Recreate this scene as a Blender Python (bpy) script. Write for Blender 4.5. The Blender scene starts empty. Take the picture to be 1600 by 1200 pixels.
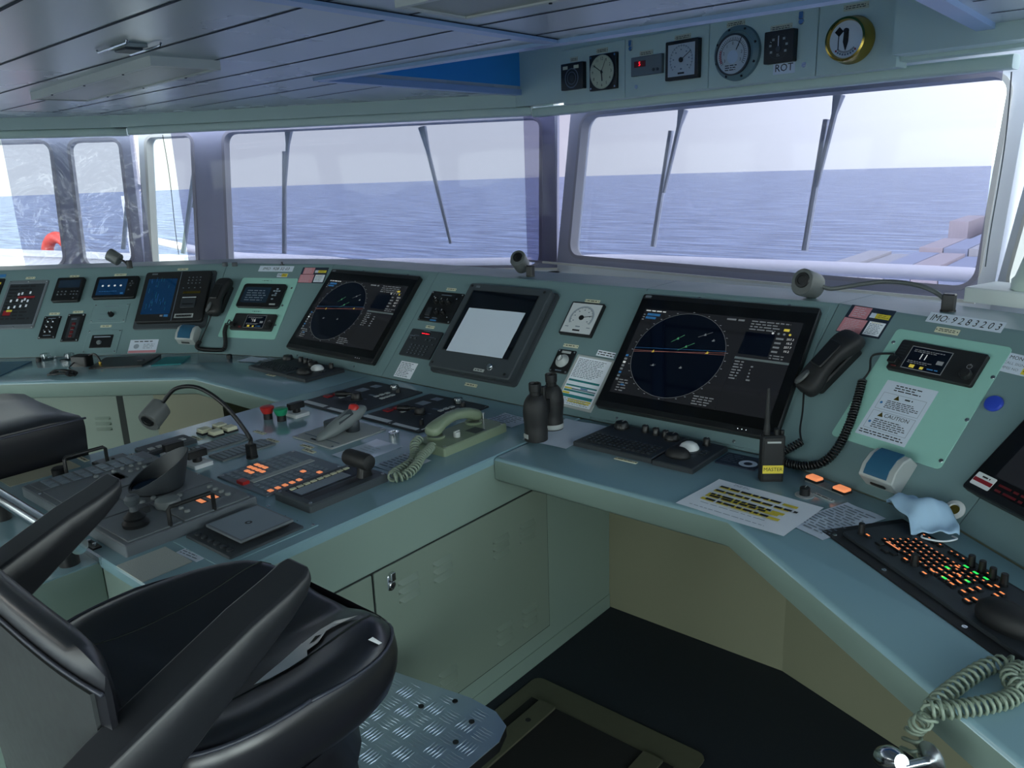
import bpy, math, random
from math import sin, cos, pi, radians as R
from mathutils import Matrix, Vector
random.seed(7)
S = bpy.context.scene
COL = S.collection

# ---------------------------------------------------------------- materials
def lin(h):
    h = h.lstrip('#')
    c = [int(h[i:i+2], 16)/255 for i in (0, 2, 4)]
    return tuple(x/12.92 if x <= .04045 else ((x+.055)/1.055)**2.4 for x in c) + (1,)
MATS = {}
def mat(name, col, rough=.5, metal=0., noise=0., nscale=30., bump=0., bscale=200., emit=0., ecol=None, coat=0., spec=.5):
    m = bpy.data.materials.new(name); m.use_nodes = True
    nt = m.node_tree; b = nt.nodes['Principled BSDF']
    c = lin(col) if isinstance(col, str) else tuple(col)+(1,)
    b.inputs['Base Color'].default_value = c
    b.inputs['Roughness'].default_value = rough
    b.inputs['Metallic'].default_value = metal
    b.inputs['Specular IOR Level'].default_value = spec
    if coat: b.inputs['Coat Weight'].default_value = coat; b.inputs['Coat Roughness'].default_value = .08
    tc = nt.nodes.new('ShaderNodeTexCoord')
    if noise:
        n = nt.nodes.new('ShaderNodeTexNoise'); n.inputs['Scale'].default_value = nscale; n.inputs['Detail'].default_value = 5
        nt.links.new(tc.outputs['Object'], n.inputs['Vector'])
        mx = nt.nodes.new('ShaderNodeMix'); mx.data_type = 'RGBA'
        mx.inputs[6].default_value = tuple(x*(1-noise) for x in c[:3])+(1,)
        mx.inputs[7].default_value = tuple(min(1, x*(1+noise)) for x in c[:3])+(1,)
        nt.links.new(n.outputs['Fac'], mx.inputs[0]); nt.links.new(mx.outputs[2], b.inputs['Base Color'])
        mr = nt.nodes.new('ShaderNodeMapRange'); mr.inputs[3].default_value = max(.02, rough-.08); mr.inputs[4].default_value = min(1, rough+.08)
        nt.links.new(n.outputs['Fac'], mr.inputs[0]); nt.links.new(mr.outputs[0], b.inputs['Roughness'])
    if bump:
        n2 = nt.nodes.new('ShaderNodeTexNoise'); n2.inputs['Scale'].default_value = bscale; n2.inputs['Detail'].default_value = 3
        nt.links.new(tc.outputs['Object'], n2.inputs['Vector'])
        bp = nt.nodes.new('ShaderNodeBump'); bp.inputs['Strength'].default_value = bump; bp.inputs['Distance'].default_value = .002
        nt.links.new(n2.outputs['Fac'], bp.inputs['Height']); nt.links.new(bp.outputs[0], b.inputs['Normal'])
    if emit:
        b.inputs['Emission Color'].default_value = lin(ecol or col); b.inputs['Emission Strength'].default_value = emit
    MATS[name] = m
    return m
def film(name, tint, gloss=.12, rough=.03, wrinkle=0., wscale=3., haze=0.):
    m = bpy.data.materials.new(name); m.use_nodes = True
    nt = m.node_tree; nt.nodes.clear()
    out = nt.nodes.new('ShaderNodeOutputMaterial')
    tr = nt.nodes.new('ShaderNodeBsdfTransparent'); tr.inputs[0].default_value = tuple(tint)+(1,)
    gl = nt.nodes.new('ShaderNodeBsdfGlossy'); gl.inputs['Roughness'].default_value = rough; gl.inputs[0].default_value = (.9, .9, .95, 1)
    fr = nt.nodes.new('ShaderNodeFresnel'); fr.inputs[0].default_value = 1.35
    mul = nt.nodes.new('ShaderNodeMath'); mul.operation = 'MULTIPLY_ADD'; mul.inputs[1].default_value = .35; mul.inputs[2].default_value = gloss*.4
    nt.links.new(fr.outputs[0], mul.inputs[0])
    mx = nt.nodes.new('ShaderNodeMixShader')
    nt.links.new(mul.outputs[0], mx.inputs[0]); nt.links.new(tr.outputs[0], mx.inputs[1]); nt.links.new(gl.outputs[0], mx.inputs[2])
    last = mx
    if haze:
        df = nt.nodes.new('ShaderNodeBsdfTranslucent'); df.inputs[0].default_value = (.8, .8, .9, 1)
        m2 = nt.nodes.new('ShaderNodeMixShader'); m2.inputs[0].default_value = haze
        nt.links.new(mx.outputs[0], m2.inputs[1]); nt.links.new(df.outputs[0], m2.inputs[2]); last = m2
    if wrinkle:
        tc = nt.nodes.new('ShaderNodeTexCoord'); mp = nt.nodes.new('ShaderNodeMapping')
        mp.inputs['Scale'].default_value = (1.6, 1.6, .7)
        n2 = nt.nodes.new('ShaderNodeTexNoise'); n2.inputs['Scale'].default_value = wscale; n2.inputs['Detail'].default_value = 2.5; n2.inputs['Distortion'].default_value = 1.2
        nt.links.new(tc.outputs['Object'], mp.inputs[0]); nt.links.new(mp.outputs[0], n2.inputs['Vector'])
        bp = nt.nodes.new('ShaderNodeBump'); bp.inputs['Strength'].default_value = wrinkle; bp.inputs['Distance'].default_value = .1
        nt.links.new(n2.outputs['Fac'], bp.inputs['Height']); nt.links.new(bp.outputs[0], gl.inputs['Normal']); nt.links.new(bp.outputs[0], fr.inputs['Normal'])
    nt.links.new(last.outputs[0], out.inputs[0])
    MATS[name] = m
    return m
mat('console', '#6f888b', .42, noise=.03, nscale=9, bump=.05, bscale=420)
mat('worktop', '#7fa0aa', .20, noise=.02, nscale=7, bump=.03, bscale=500, spec=.6, coat=.3)
mat('apron', '#7c9088', .42, noise=.03, nscale=6, bump=.05, bscale=400)
mat('cabinet', '#75847a', .45, noise=.03, nscale=5, bump=.05, bscale=380)
mat('kick_panel', '#747662', .45, noise=.05, nscale=5, bump=.05, bscale=380)
mat('mint', '#93c4b8', .40, noise=.03)
mat('deck', '#c9cfc8', .6)
mat('seam', '#1d2624', .8)
mat('header', '#cfdfd4', .38, noise=.03, nscale=4)
mat('frame', '#e2e5e7', .5, noise=.03, nscale=8)
mat('frame_white', '#d6d4cc', .45)
mat('ceil', '#c1c7c8', .28, noise=.04, nscale=1.2, spec=.6)
mat('ceil_groove', '#16233a', .7)
mat('ceil_deep', '#3aa2e6', .4)
mat('ceil_trim', '#9db6d8', .3)
mat('sill', '#e2e8e6', .35)
mat('wall', '#b2ad9c', .6, noise=.05, nscale=4)
mat('floor', '#101b26', .75, noise=.25, nscale=160, bump=.4, bscale=600)
mat('track', '#5b5c4c', .55, metal=.3, noise=.15, nscale=30)
mat('track_dark', '#0b0e0e', .85)
mat('black', '#121416', .42)
mat('black_soft', '#17191b', .6, bump=.12, bscale=900)
mat('black_gloss', '#0a0b0d', .12)
mat('charcoal', '#3c4348', .48, noise=.05, nscale=40)
mat('charcoal2', '#2b3136', .5)
mat('grey', '#727a7c', .5)
mat('panel_grey', '#666d73', .42, noise=.03)
mat('lightgrey', '#a9afae', .5)
mat('white', '#dfe3e4', .5)
mat('cream', '#cfcfb4', .5)
mat('paper', '#c9d4e2', .7)
mat('paper_white', '#e8eef6', .65)
mat('ink', '#0d1114', .7)
mat('ink_soft', '#6a7784', .7)
mat('ink_pale', '#8f9ba8', .7)
mat('pink', '#c98790', .6)
mat('navy', '#1d2a3c', .6)
mat('yellow', '#d8c440', .55)
mat('teal', '#1f7d80', .6)
mat('green_btn', '#1f8a63', .35)
mat('red_btn', '#b32a26', .35)
mat('red_dark', '#8e1f27', .4)
mat('blue_magnet', '#2a45b4', .4)
mat('sensor_blue', '#2c5a76', .3)
mat('phone', '#7d8c76', .35, noise=.04)
mat('phone_cord', '#7f8e7e', .4)
mat('steel', '#c9cdd0', .22, metal=1.)
mat('chrome', '#d2d6da', .14, metal=1.)
mat('brass', '#b89a4a', .2, metal=1.)
mat('alu', '#c3d2e2', .32, metal=.85, noise=.05, nscale=20)
mat('leather', '#1b1c22', .30, spec=.8)
mat('leather_matte', '#26282c', .34)
mat('leather_back', '#3b3f40', .55, noise=.06, nscale=60, bump=.1, bscale=500)
mat('leather_worn', '#e9ebeb', .6, noise=.06, nscale=80)
mat('piping', '#3a3d48', .35)
mat('dial', '#c7ccce', .4)
mat('dial_cream', '#cfcfae', .45)
mat('screen_off', '#0b1018', .05, spec=.6)
mat('screen_grey', '#171a1e', .06, emit=.05, ecol='#5a5a60')
mat('screen_navy', '#050914', .06, emit=.03, ecol='#0b1c3c')
mat('screen_blue', '#0a1a30', .06, emit=.12, ecol='#1f5f9a')
mat('screen_dim', '#22303f', .1, emit=.02, ecol='#1d3b5c')
mat('radar_text', '#62676b', .5, emit=.10, ecol='#b9bec2')
mat('radar_white', '#b4b8ba', .5, emit=.30, ecol='#f0f0ec')
mat('radar_blue', '#2a5c88', .5, emit=.14, ecol='#3b86c8')
mat('radar_red', '#7c5550', .5, emit=.14, ecol='#c77a70')
mat('radar_green', '#4a8a64', .5, emit=.15, ecol='#66c48c')
mat('radar_yellow', '#b9a84a', .5, emit=.3, ecol='#e6cc44')
mat('led_red', '#ff2030', .4, emit=2.2, ecol='#ff1c30')
mat('led_dim', '#4a1013', .4, emit=.03, ecol='#a01820')
mat('key_orange', '#ff9a5a', .4, emit=.95, ecol='#ff8a48')
mat('key_green', '#3aff6a', .4, emit=.9, ecol='#2cf05c')
mat('lamp_orange', '#e88a5a', .4, emit=.55, ecol='#ff9a66')
mat('panel_blue', '#66737f', .42, noise=.03)
mat('key_grey', '#7d8a94', .45)
mat('key_dark', '#20262b', .45)
mat('led_white', '#ffffff', .4, emit=1.0, ecol='#e8f0ff')
mat('plastic_sheet', '#c3d2e2', .12)
mat('mask_blue', '#a9cbe6', .8, bump=.3, bscale=60)
mat('mask_white', '#e3edf4', .8)
mat('mat_grey', '#aab1ad', .8, bump=.6, bscale=700)
mat('tape_beige', '#a9a893', .8, bump=.5, bscale=500)
mat('lampgrey', '#5a5e5e', .4)
mat('rail', '#e9e2dc', .5)
mat('ship_white', '#e6dfd2', .55)
mat('reflection_ring', '#e8452a', .5)
mat('container_a', '#a89a98', .7, noise=.1, nscale=2)
mat('container_b', '#8f93a2', .7, noise=.1, nscale=2)
mat('container_c', '#a5a19e', .7, noise=.1, nscale=2)
mat('diffuser', '#a8a898', .35, bump=.6, bscale=300)
mat('wiper', '#f0f2f4', .35)
film('glass', (.93, .97, .96), .03)
film('film_centre', (.43, .41, .53), .004, haze=.04)
film('film_port', (.40, .39, .51), .004, haze=.03)
film('film_wing', (.50, .50, .62), .06, wrinkle=.5, wscale=2.4, haze=.05)
film('clear_cup', (.75, .8, .8), .25)
film('clear_sheet', (.85, .9, .97), .25, wrinkle=.6, wscale=20)

# ---------------------------------------------------------------- mesh builder
class MB:
    def __init__(s): s.v = []; s.f = []; s.m = []; s.mats = []; s.M = Matrix(); s.st = []
    def push(s, M): s.st.append(s.M.copy()); s.M = s.M @ M; return s
    def pop(s): s.M = s.st.pop(); return s
    def mi(s, m):
        if m not in s.mats: s.mats.append(m)
        return s.mats.index(m)
    def add(s, vs, fs, m):
        o = len(s.v); k = s.mi(m)
        s.v += [tuple(s.M @ Vector(p)) for p in vs]
        for f in fs: s.f.append([o+i for i in f]); s.m.append(k)
        return s
    def box(s, x0, x1, y0, y1, z0, z1, m):
        vs = [(x, y, z) for z in (z0, z1) for y in (y0, y1) for x in (x0, x1)]
        return s.add(vs, [(0, 2, 3, 1), (4, 5, 7, 6), (0, 1, 5, 4), (1, 3, 7, 5), (3, 2, 6, 7), (2, 0, 4, 6)], m)
    def rect(s, x0, x1, y0, y1, z, m): return s.add([(x0, y0, z), (x1, y0, z), (x1, y1, z), (x0, y1, z)], [(0, 1, 2, 3)], m)
    def poly(s, pts, z, m): return s.add([(p[0], p[1], z) for p in pts], [tuple(range(len(pts)))], m)
    def loft(s, rings, m, closed=True, cap0=True, cap1=True):
        n = len(rings[0]); vs = [p for r in rings for p in r]; fs = []
        for i in range(len(rings)-1):
            for j in range(n if closed else n-1):
                k = (j+1) % n
                fs.append((i*n+j, i*n+k, (i+1)*n+k, (i+1)*n+j))
        if cap0: fs.append(tuple(range(n))[::-1])
        if cap1: fs.append(tuple((len(rings)-1)*n+j for j in range(n)))
        return s.add(vs, fs, m)
    def prism(s, pts, z0, z1, m, ch=0.):
        if not ch: return s.loft([[(p[0], p[1], z0) for p in pts], [(p[0], p[1], z1) for p in pts]], m)
        return s.loft([[(p[0], p[1], z0) for p in pts], [(p[0], p[1], z1-ch) for p in pts], [(p[0], p[1], z1) for p in inset(pts, ch)]], m)
    def plate(s, x0, x1, y0, y1, z0, z1, m, r=.004, ch=.0015): return s.prism(rrect(x0, x1, y0, y1, r), z0, z1, m, ch)
    def cyl(s, x, y, r, z0, z1, m, n=20, r2=None, ch=0.):
        r2 = r if r2 is None else r2
        pr = [(r, z0), (r2, z1)] if not ch else [(r, z0), (r2, z1-ch), (r2-ch, z1)]
        return s.loft([[(x+q*cos(2*pi*i/n), y+q*sin(2*pi*i/n), z) for i in range(n)] for q, z in pr], m)
    def lathe(s, prof, m, n=24, x=0, y=0, caps=True):
        return s.loft([[(x+max(q, 1e-4)*cos(2*pi*i/n), y+max(q, 1e-4)*sin(2*pi*i/n), z) for i in range(n)] for q, z in prof], m, True, caps, caps)
    def ring(s, x, y, ri, ro, z, m, n=32, a0=0, a1=2*pi):
        full = abs(a1-a0-2*pi) < 1e-6; k = n if full else n+1
        A = [a0+(a1-a0)*i/n for i in range(k)]
        vs = [(x+ri*cos(a), y+ri*sin(a), z) for a in A]+[(x+ro*cos(a), y+ro*sin(a), z) for a in A]
        return s.add(vs, [(i, k+i, k+(i+1) % k, (i+1) % k) for i in range(n)], m)
    def disc(s, x, y, r, z, m, n=32): return s.poly([(x+r*cos(2*pi*i/n), y+r*sin(2*pi*i/n)) for i in range(n)], z, m)
    def tube(s, pts, r, m, n=8, caps=True):
        P = [Vector(p) for p in pts]; rs = r if isinstance(r, (list, tuple)) else [r]*len(P)
        rings = []; t0 = (P[1]-P[0]).normalized(); u = t0.orthogonal().normalized()
        for i, p in enumerate(P):
            t = (P[min(i+1, len(P)-1)]-P[max(i-1, 0)])
            t = t.normalized() if t.length > 1e-9 else t0
            u = (u-t*u.dot(t)); u = u.normalized() if u.length > 1e-6 else t.orthogonal().normalized()
            w = t.cross(u)
            rings.append([tuple(p+(u*cos(2*pi*k/n)+w*sin(2*pi*k/n))*rs[i]) for k in range(n)])
        return s.loft(rings, m, True, caps, caps)
    def text(s, t, size, x, y, z, m, align='CENTER', shear=0., sx=1.):
        cu = bpy.data.curves.new('lettering', 'FONT'); cu.body = t; cu.size = size; cu.align_x = align; cu.align_y = 'CENTER'; cu.shear = shear
        cu.resolution_u = 2
        ob = bpy.data.objects.new('lettering', cu); COL.objects.link(ob)
        dg = bpy.context.evaluated_depsgraph_get(); dg.update(); ev = ob.evaluated_get(dg); me = ev.to_mesh()
        vs = [(v.co.x*sx+x, v.co.y+y, z) for v in me.vertices]; fs = [tuple(p.vertices) for p in me.polygons]
        ev.to_mesh_clear(); bpy.data.objects.remove(ob); bpy.data.curves.remove(cu)
        return s.add(vs, fs, m)
    def scribble(s, x0, x1, y0, y1, rows, m, seed=1, fill=.42, z=.0006, ragged=.3):
        rd = random.Random(seed); dy = (y1-y0)/rows
        for i in range(rows):
            yy = y1-(i+.5)*dy; x = x0; end = x1-(x1-x0)*ragged*rd.random()
            while x < end:
                w = dy*rd.uniform(.8, 2.6); e = min(x+w, end)
                s.rect(x, e, yy-dy*fill/2, yy+dy*fill/2, z, m); x = e+dy*.45
        return s
    def build(s, name, parent=None, smooth=40, bevel=0., sub=0, M=None):
        me = bpy.data.meshes.new(name); me.from_pydata(s.v, [], s.f)
        for m in s.mats: me.materials.append(MATS[m])
        me.polygons.foreach_set('material_index', s.m)
        me.validate(clean_customdata=False)
        if smooth:
            me.polygons.foreach_set('use_smooth', [True]*len(me.polygons))
            if smooth < 180: me.set_sharp_from_angle(angle=R(smooth))
        me.update()
        o = bpy.data.objects.new(name, me); COL.objects.link(o)
        if parent: o.parent = parent
        if M is not None: o.matrix_local = M
        if bevel:
            b = o.modifiers.new('edge', 'BEVEL'); b.width = bevel; b.segments = 2; b.limit_method = 'ANGLE'; b.angle_limit = R(40)
        if sub:
            b = o.modifiers.new('smooth', 'SUBSURF'); b.levels = b.render_levels = sub
        return o
def rrect(x0, x1, y0, y1, r, n=4):
    r = min(r, (x1-x0)/2*.99, (y1-y0)/2*.99); P = []
    if r <= 0: return [(x0, y0), (x1, y0), (x1, y1), (x0, y1)]
    for cx, cy, a in ((x1-r, y0+r, -90), (x1-r, y1-r, 0), (x0+r, y1-r, 90), (x0+r, y0+r, 180)):
        for i in range(n+1): t = R(a+90*i/n); P.append((cx+r*cos(t), cy+r*sin(t)))
    return P
def inset(pts, d):
    n = len(pts); out = []
    for i in range(n):
        a, b, c = Vector(pts[i-1][:2]), Vector(pts[i][:2]), Vector(pts[(i+1) % n][:2])
        e1 = (b-a); e2 = (c-b)
        e1 = e1.normalized() if e1.length > 1e-9 else e2.normalized(); e2 = e2.normalized() if e2.length > 1e-9 else e1
        n1 = Vector((-e1.y, e1.x)); n2 = Vector((-e2.y, e2.x)); k = n1+n2
        k = k/max(.3, 1+n1.dot(n2)); out.append((b.x+k.x*d, b.y+k.y*d))
    return out
def spline(pts, n=8):
    P = [Vector(p) for p in pts]; out = []
    for i in range(len(P)-1):
        p0, p1, p2, p3 = P[max(i-1, 0)], P[i], P[i+1], P[min(i+2, len(P)-1)]
        for k in range(n):
            t = k/n; out.append(.5*((2*p1)+(p2-p0)*t+(2*p0-5*p1+4*p2-p3)*t*t+(3*p1-p0-3*p2+p3)*t**3))
    out.append(P[-1]); return out
def coil(pts, rad, turns, n=10):
    P = spline(pts, 24); L = [0]
    for i in range(1, len(P)): L.append(L[-1]+(P[i]-P[i-1]).length)
    N = int(turns*n); out = []; u = (P[1]-P[0]).orthogonal().normalized(); j = 0
    for k in range(N+1):
        d = L[-1]*k/N
        while j < len(L)-2 and L[j+1] < d: j += 1
        t = (P[j+1]-P[j]); f = (d-L[j])/max(1e-9, L[j+1]-L[j]); c = P[j]+t*f; t.normalize()
        u = (u-t*u.dot(t)).normalized(); w = t.cross(u); a = 2*pi*k/n
        out.append(c+(u*cos(a)+w*sin(a))*rad)
    return out

# ---------------------------------------------------------------- frames (where the big surfaces stand)
def face(O, ang, tilt):
    a, t = R(ang), R(tilt); e = Vector((cos(a), sin(a), 0)); h = Vector((-sin(a), cos(a), 0))
    u = h*cos(t)+Vector((0, 0, sin(t))); n = e.cross(u)
    M = Matrix((e, u, n)).transposed().to_4x4(); M.translation = Vector(O); return M
TILT = 46.5
FR = dict(F=face((0, 2.13, .815), 0, TILT), R1=face((-.848, 2.13, .815), -20.5, TILT), R2=face((-.300, 1.925, .815), -40, TILT),
          L1=face((-3.182, 2.13, .815), 20, TILT), L2=face((-3.677, 1.950, .815), 38, TILT), T=face((0, 0, .815), 0, 0),
          P=face((-3.31, 4.09, 0), -9, 90), W1=face((-3.26, 4.39, 1.0), -9, 81), W2=face((-3.26, 4.39, 1.0), 28, 81), W3=face((-6.07, 2.89, 1.0), 51, 81),
          B1=face((-3.283, 4.251, 0), -9, 90), B2=face((-3.202, 4.284, 0), 28, 90), B3=face((-6.02, 2.85, 0), 51, 90),
          I=face((-1.493, 0, 0), 90, 90), O=Matrix())
def tag(o, label, cat, group=None):
    o['label'] = label; o['category'] = cat
    if group: o['group'] = group
    return o
def struct(o, label=None):
    o['kind'] = 'structure'
    if label: o['label'] = label
    return o
def place(fr, at=(0, 0), rot=0, z=0): return FR[fr] @ Matrix.Translation((at[0], at[1], z)) @ Matrix.Rotation(rot, 4, 'Z')
def thing(name, label, cat, fr='O', at=(0, 0), rot=0, z=0, group=None):
    o = bpy.data.objects.new(name, None); COL.objects.link(o); o.empty_display_size = .05
    o.matrix_world = place(fr, at, rot, z); return tag(o, label, cat, group)
def single(mb, name, label, cat, fr='O', at=(0, 0), rot=0, z=0, group=None, **k):
    o = mb.build(name, **k); o.matrix_world = place(fr, at, rot, z); return tag(o, label, cat, group)
def copies(src, name, parent, spots, z=0):
    out = []
    if not spots: bpy.data.objects.remove(src); return out
    for i, p in enumerate(spots):
        o = src if i == 0 else src.copy()
        if i: COL.objects.link(o)
        o.parent = parent; o.matrix_local = Matrix.Translation((p[0], p[1], p[2] if len(p) > 2 else z)); out.append(o)
    return out
def screws(parent, spots, z=0, r=.0032, m='steel'):
    a = MB().cyl(0, 0, r, 0, .0014, m, 10, ch=.0005).box(-r*.7, r*.7, -.0004, .0004, .0013, .0016, 'ink').build('screw')
    return copies(a, 'screw', parent, spots, z)
def knob(parent, spots, r, h, z=0, m='black', name='knob', mark=True):
    a = MB().cyl(0, 0, r*1.12, 0, h*.2, m, 20).cyl(0, 0, r, h*.2, h, m, 20, r*.88, ch=r*.12)
    if mark: a.box(-.0007, .0007, r*.2, r*.85, h, h+.0003, 'white')
    return copies(a.build(name), name, parent, spots, z)
def nameplate(fr, at, w, label, h=.013, rot=0, m='cream', z=0, grp='engraved nameplates'):
    b = MB().plate(-w/2, w/2, -h/2, h/2, 0, .0016, m, .001, .0004)
    for sx in (-1, 1): b.cyl(sx*(w/2-.004), 0, .0016, .0016, .0024, 'ink', 8)
    b.scribble(-w/2+.01, w/2-.01, -h*.3, h*.3, 1 if h < .017 else 2, 'ink', int(abs(at[0]*999)), z=.0019, ragged=.05)
    return single(b, 'nameplate', label, 'nameplate', fr, at, rot, z, grp)
SKY, SUNGLOW, EXPO, FILL, AFT_BOOST = 1.28, 2.0, 0.2, 8, 5.2
# ---------------------------------------------------------------- room shell
HOLE_N = 6
def holed(mb, outer, holes, z0, z1, m):
    """wall slab in its own plane with rounded window openings; cells laid out left to right"""
    x0, x1, y0, y1 = outer; hs = sorted(holes); cuts = [x0]
    for a, b in zip(hs, hs[1:]): cuts.append((a[1]+b[0])/2)
    cuts.append(x1)
    for (hx0, hx1, hy0, hy1, r), cx0, cx1 in zip(hs, cuts, cuts[1:]):
        inn = rrect(hx0, hx1, hy0, hy1, r, HOLE_N); out = []
        for i, p in enumerate(inn):
            q = i//(HOLE_N+1); k = i % (HOLE_N+1)
            c = [(cx1, y0), (cx1, y1), (cx0, y1), (cx0, y0)][q]
            out.append(c)
        n = len(inn)
        vs = [(p[0], p[1], z1) for p in inn]+[(p[0], p[1], z1) for p in out]+[(p[0], p[1], z0) for p in inn]+[(p[0], p[1], z0) for p in out]
        fs = []
        for i in range(n):
            j = (i+1) % n
            if out[i] == out[j]: fs += [(i, n+i, j), (2*n+j, 3*n+i, 2*n+i)]
            else: fs += [(i, n+i, n+j, j), (2*n+j, 3*n+j, 3*n+i, 2*n+i)]
            fs.append((i, j, 2*n+j, 2*n+i))
        mb.add(vs, fs, m)
    mb.add([(x0, y0, z0), (x0, y1, z0), (x0, y1, z1), (x0, y0, z1)], [(0, 1, 2, 3)], m)
    mb.add([(x1, y0, z0), (x1, y1, z0), (x1, y1, z1), (x1, y0, z1)], [(3, 2, 1, 0)], m)
    mb.add([(x0, y1, z0), (x1, y1, z0), (x1, y1, z1), (x0, y1, z1)], [(0, 1, 2, 3)], m)
    return mb
def wall_with_windows(name, fr, outer, holes, nwin):
    w = struct(holed(MB(), outer, holes, -.10, 0, 'frame').build('wall_'+name, smooth=30)); w.matrix_world = FR[fr]
    for h in holes:
        b = MB(); x0, x1, y0, y1, r = h
        g = struct(b.loft([[(p[0], p[1], -.075) for p in rrect(x0-.01, x1+.01, y0-.01, y1+.01, r)], [(p[0], p[1], -.070) for p in rrect(x0-.01, x1+.01, y0-.01, y1+.01, r)]], 'glass').build('window_%d' % nwin))
        g.matrix_world = FR[fr]
        f = MB(); A = rrect(x0, x1, y0, y1, r, HOLE_N); B = inset(A, .022)
        f.loft([[(p[0], p[1], z) for p in q] for q, z in ((A, -.06), (A, .012), (B, .012), (B, -.06), (A, -.06))], 'frame_white', True, False, False)
        fo = f.build('window_frame', g); nwin += 1
    return nwin
n = 1
n = wall_with_windows('bow', 'W1', (0, 2.70, -.30, 1.42), [(.10, 2.64, .05, .99, .10)], n)
n = wall_with_windows('bow_port', 'W2', (-3.185, 0, -.30, 1.12), [(-2.49, -.10, -.025, 1.0, .09), (-3.13, -2.72, -.02, .99, .07)], n)
n = wall_with_windows('port_quarter', 'W3', (-3.2, 0, -.30, 1.12), [(-.44, -.06, .03, .98, .08), (-2.9, -.54, .03, .98, .1)], n)
W4 = face((-.593, 3.968, 1.0), -46, 81); FR['W4'] = W4
n = wall_with_windows('starboard_quarter', 'W4', (.0, 3.4, -.30, 1.4), [(.06, 1.6, .05, .99, .1), (1.75, 3.3, .05, .99, .1)], n)
# lower bulkheads and sills
def lower(name, a, b, h, t=.1):
    d = (Vector(b)-Vector(a)); L = d.length; ang = math.atan2(d.y, d.x)
    o = struct(MB().box(0, L, 0, t, 0, h, 'header').build('wall_'+name)); o.matrix_world = Matrix.Translation((a[0], a[1], 0)) @ Matrix.Rotation(ang, 4, 'Z'); return o
WP = [(-8.09, .40), (-6.07, 2.89), (-3.26, 4.39), (-.593, 3.968), (1.85, 1.44)]
for nm, a, b in zip(('port_quarter_lower', 'bow_port_lower', 'bow_lower', 'starboard_quarter_lower'), WP, WP[1:]):
    lower(nm, a, b, .72)
def sill(i, a, b):
    d = (Vector(b)-Vector(a)); L = d.length; ang = math.atan2(d.y, d.x)
    o = struct(MB().prism([(-.02, .05), (-.02, -.30), (L+.02, -.30), (L+.02, .05)][::-1], .915, .955, 'sill', ch=.006).build('trim_%d' % i)); o.matrix_world = Matrix.Translation((a[0], a[1], 0)) @ Matrix.Rotation(ang, 4, 'Z')
for i, (a, b) in enumerate(zip(WP, WP[1:])): sill(i+1, a, b)
# port, starboard and aft bulkheads, their unseen openings made broad to light the room
def side(name, a, b, holes):
    d = (Vector(b)-Vector(a)); L = d.length; ang = math.degrees(math.atan2(d.y, d.x))
    FR['tmp'] = face((a[0], a[1], 0), ang, 90)
    return wall_with_windows(name, 'tmp', (0, L, 0, 2.4), holes, 20+len(bpy.data.objects) % 50)
side('port', (-8.09, -3.6), (-8.09, .40), [(.3, 1.9, 1.0, 1.95, .1), (2.1, 3.8, 1.0, 1.95, .1)])
side('starboard', (1.85, 1.44), (1.85, -3.6), [(.3, 1.7, .6, 1.95, .1), (1.9, 3.3, .12, 1.95, .1), (3.5, 4.9, .12, 1.95, .1)])
side('aft', (1.85, -3.6), (-8.09, -3.6), [(.4+1.9*k, 2.0+1.9*k, .12, 1.95, .1) for k in range(5)])
fl = struct(MB().prism([(-8.1, -3.65), (1.9, -3.65), (1.9, 1.6), (-.45, 4.05), (-3.26, 4.49), (-6.15, 3.0), (-8.1, .5)], -.08, 0, 'floor').build('floor'))

struct(MB().box(-12, 6, -12, -3.75, -.12, -.06, 'deck').box(1.98, 6, -3.75, 1.2, -.12, -.06, 'deck').build('floor_bounce_aft'), 'unseen pale deck added behind the wheelhouse to bounce light inside')  # out of view, added to throw light up onto ceiling and headers
# ceiling: dropped panels with a raised well over the middle windows
def clip_line(y, xl, xr, sl=0): return (xl, y+sl*xl), (xr, y+sl*xr)
ZC = 2.1
c = MB()
XB, XW, XS, YB = -1.90, -3.32, -.68, 2.60
c.prism([(-8.1, -3.65), (1.9, -3.65), (1.9, 1.55), (XS, 3.88), (XS, YB), (XW, YB), (XW, 4.28), (-3.36, 4.30), (-6.1, 2.80), (-8.1, .35)], ZC, ZC+.04, 'ceil')
ceil = struct(c.build('ceiling', smooth=0))
g = MB(); 
def groove(x0, y0, x1, y1, w=.007):
    d = Vector((x1-x0, y1-y0, 0)); L = d.length; u = d/L; nrm = Vector((-u.y, u.x, 0))*w
    p = [Vector((x0, y0, ZC-.0012)), Vector((x1, y1, ZC-.0012))]
    g.add([tuple(p[0]-nrm), tuple(p[1]-nrm), tuple(p[1]+nrm), tuple(p[0]+nrm)], [(0, 3, 2, 1)], 'ceil_groove')
SL = -.055
for k in range(-16, 4):
    y = 2.10+.305*k; yl = y+SL*(-XB+(-1.9))  # seam height at the middle trim
    xl = -7.9 if y < .3 else -5.8 if y+.21 < 2.75 else -5.2 if y+.2 < 3.0 else -4.3
    if y > 2.5: groove(XW-.05, y-SL*1.4, xl+.1, y+SL*(xl+1.9))
    else: groove(XB-.03, y, xl, y+SL*(xl+1.9))
    if y < 2.5: groove(XB+.03, y, 1.6, y)
groove(-5.8, -3.5, -5.8, 2.85); groove(XB-.035, -3.5, XB-.035, YB); groove(XB+.035, -3.5, XB+.035, YB)
for k in range(5): groove(XS+.08, 3.85-.3*k-.25, min(1.6, XS+.2+.3*k+.2), 3.85-.3*k-.25)
go = g.build('ceiling_seams', ceil)
t = MB()
t.box(XB-.028, XB+.028, -3.55, YB, ZC-.012, ZC, 'ceil_trim')
t.box(XW-.02, 1.7, YB-.05, YB+.012, ZC-.014, ZC+.02, 'ceil_trim')
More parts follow.
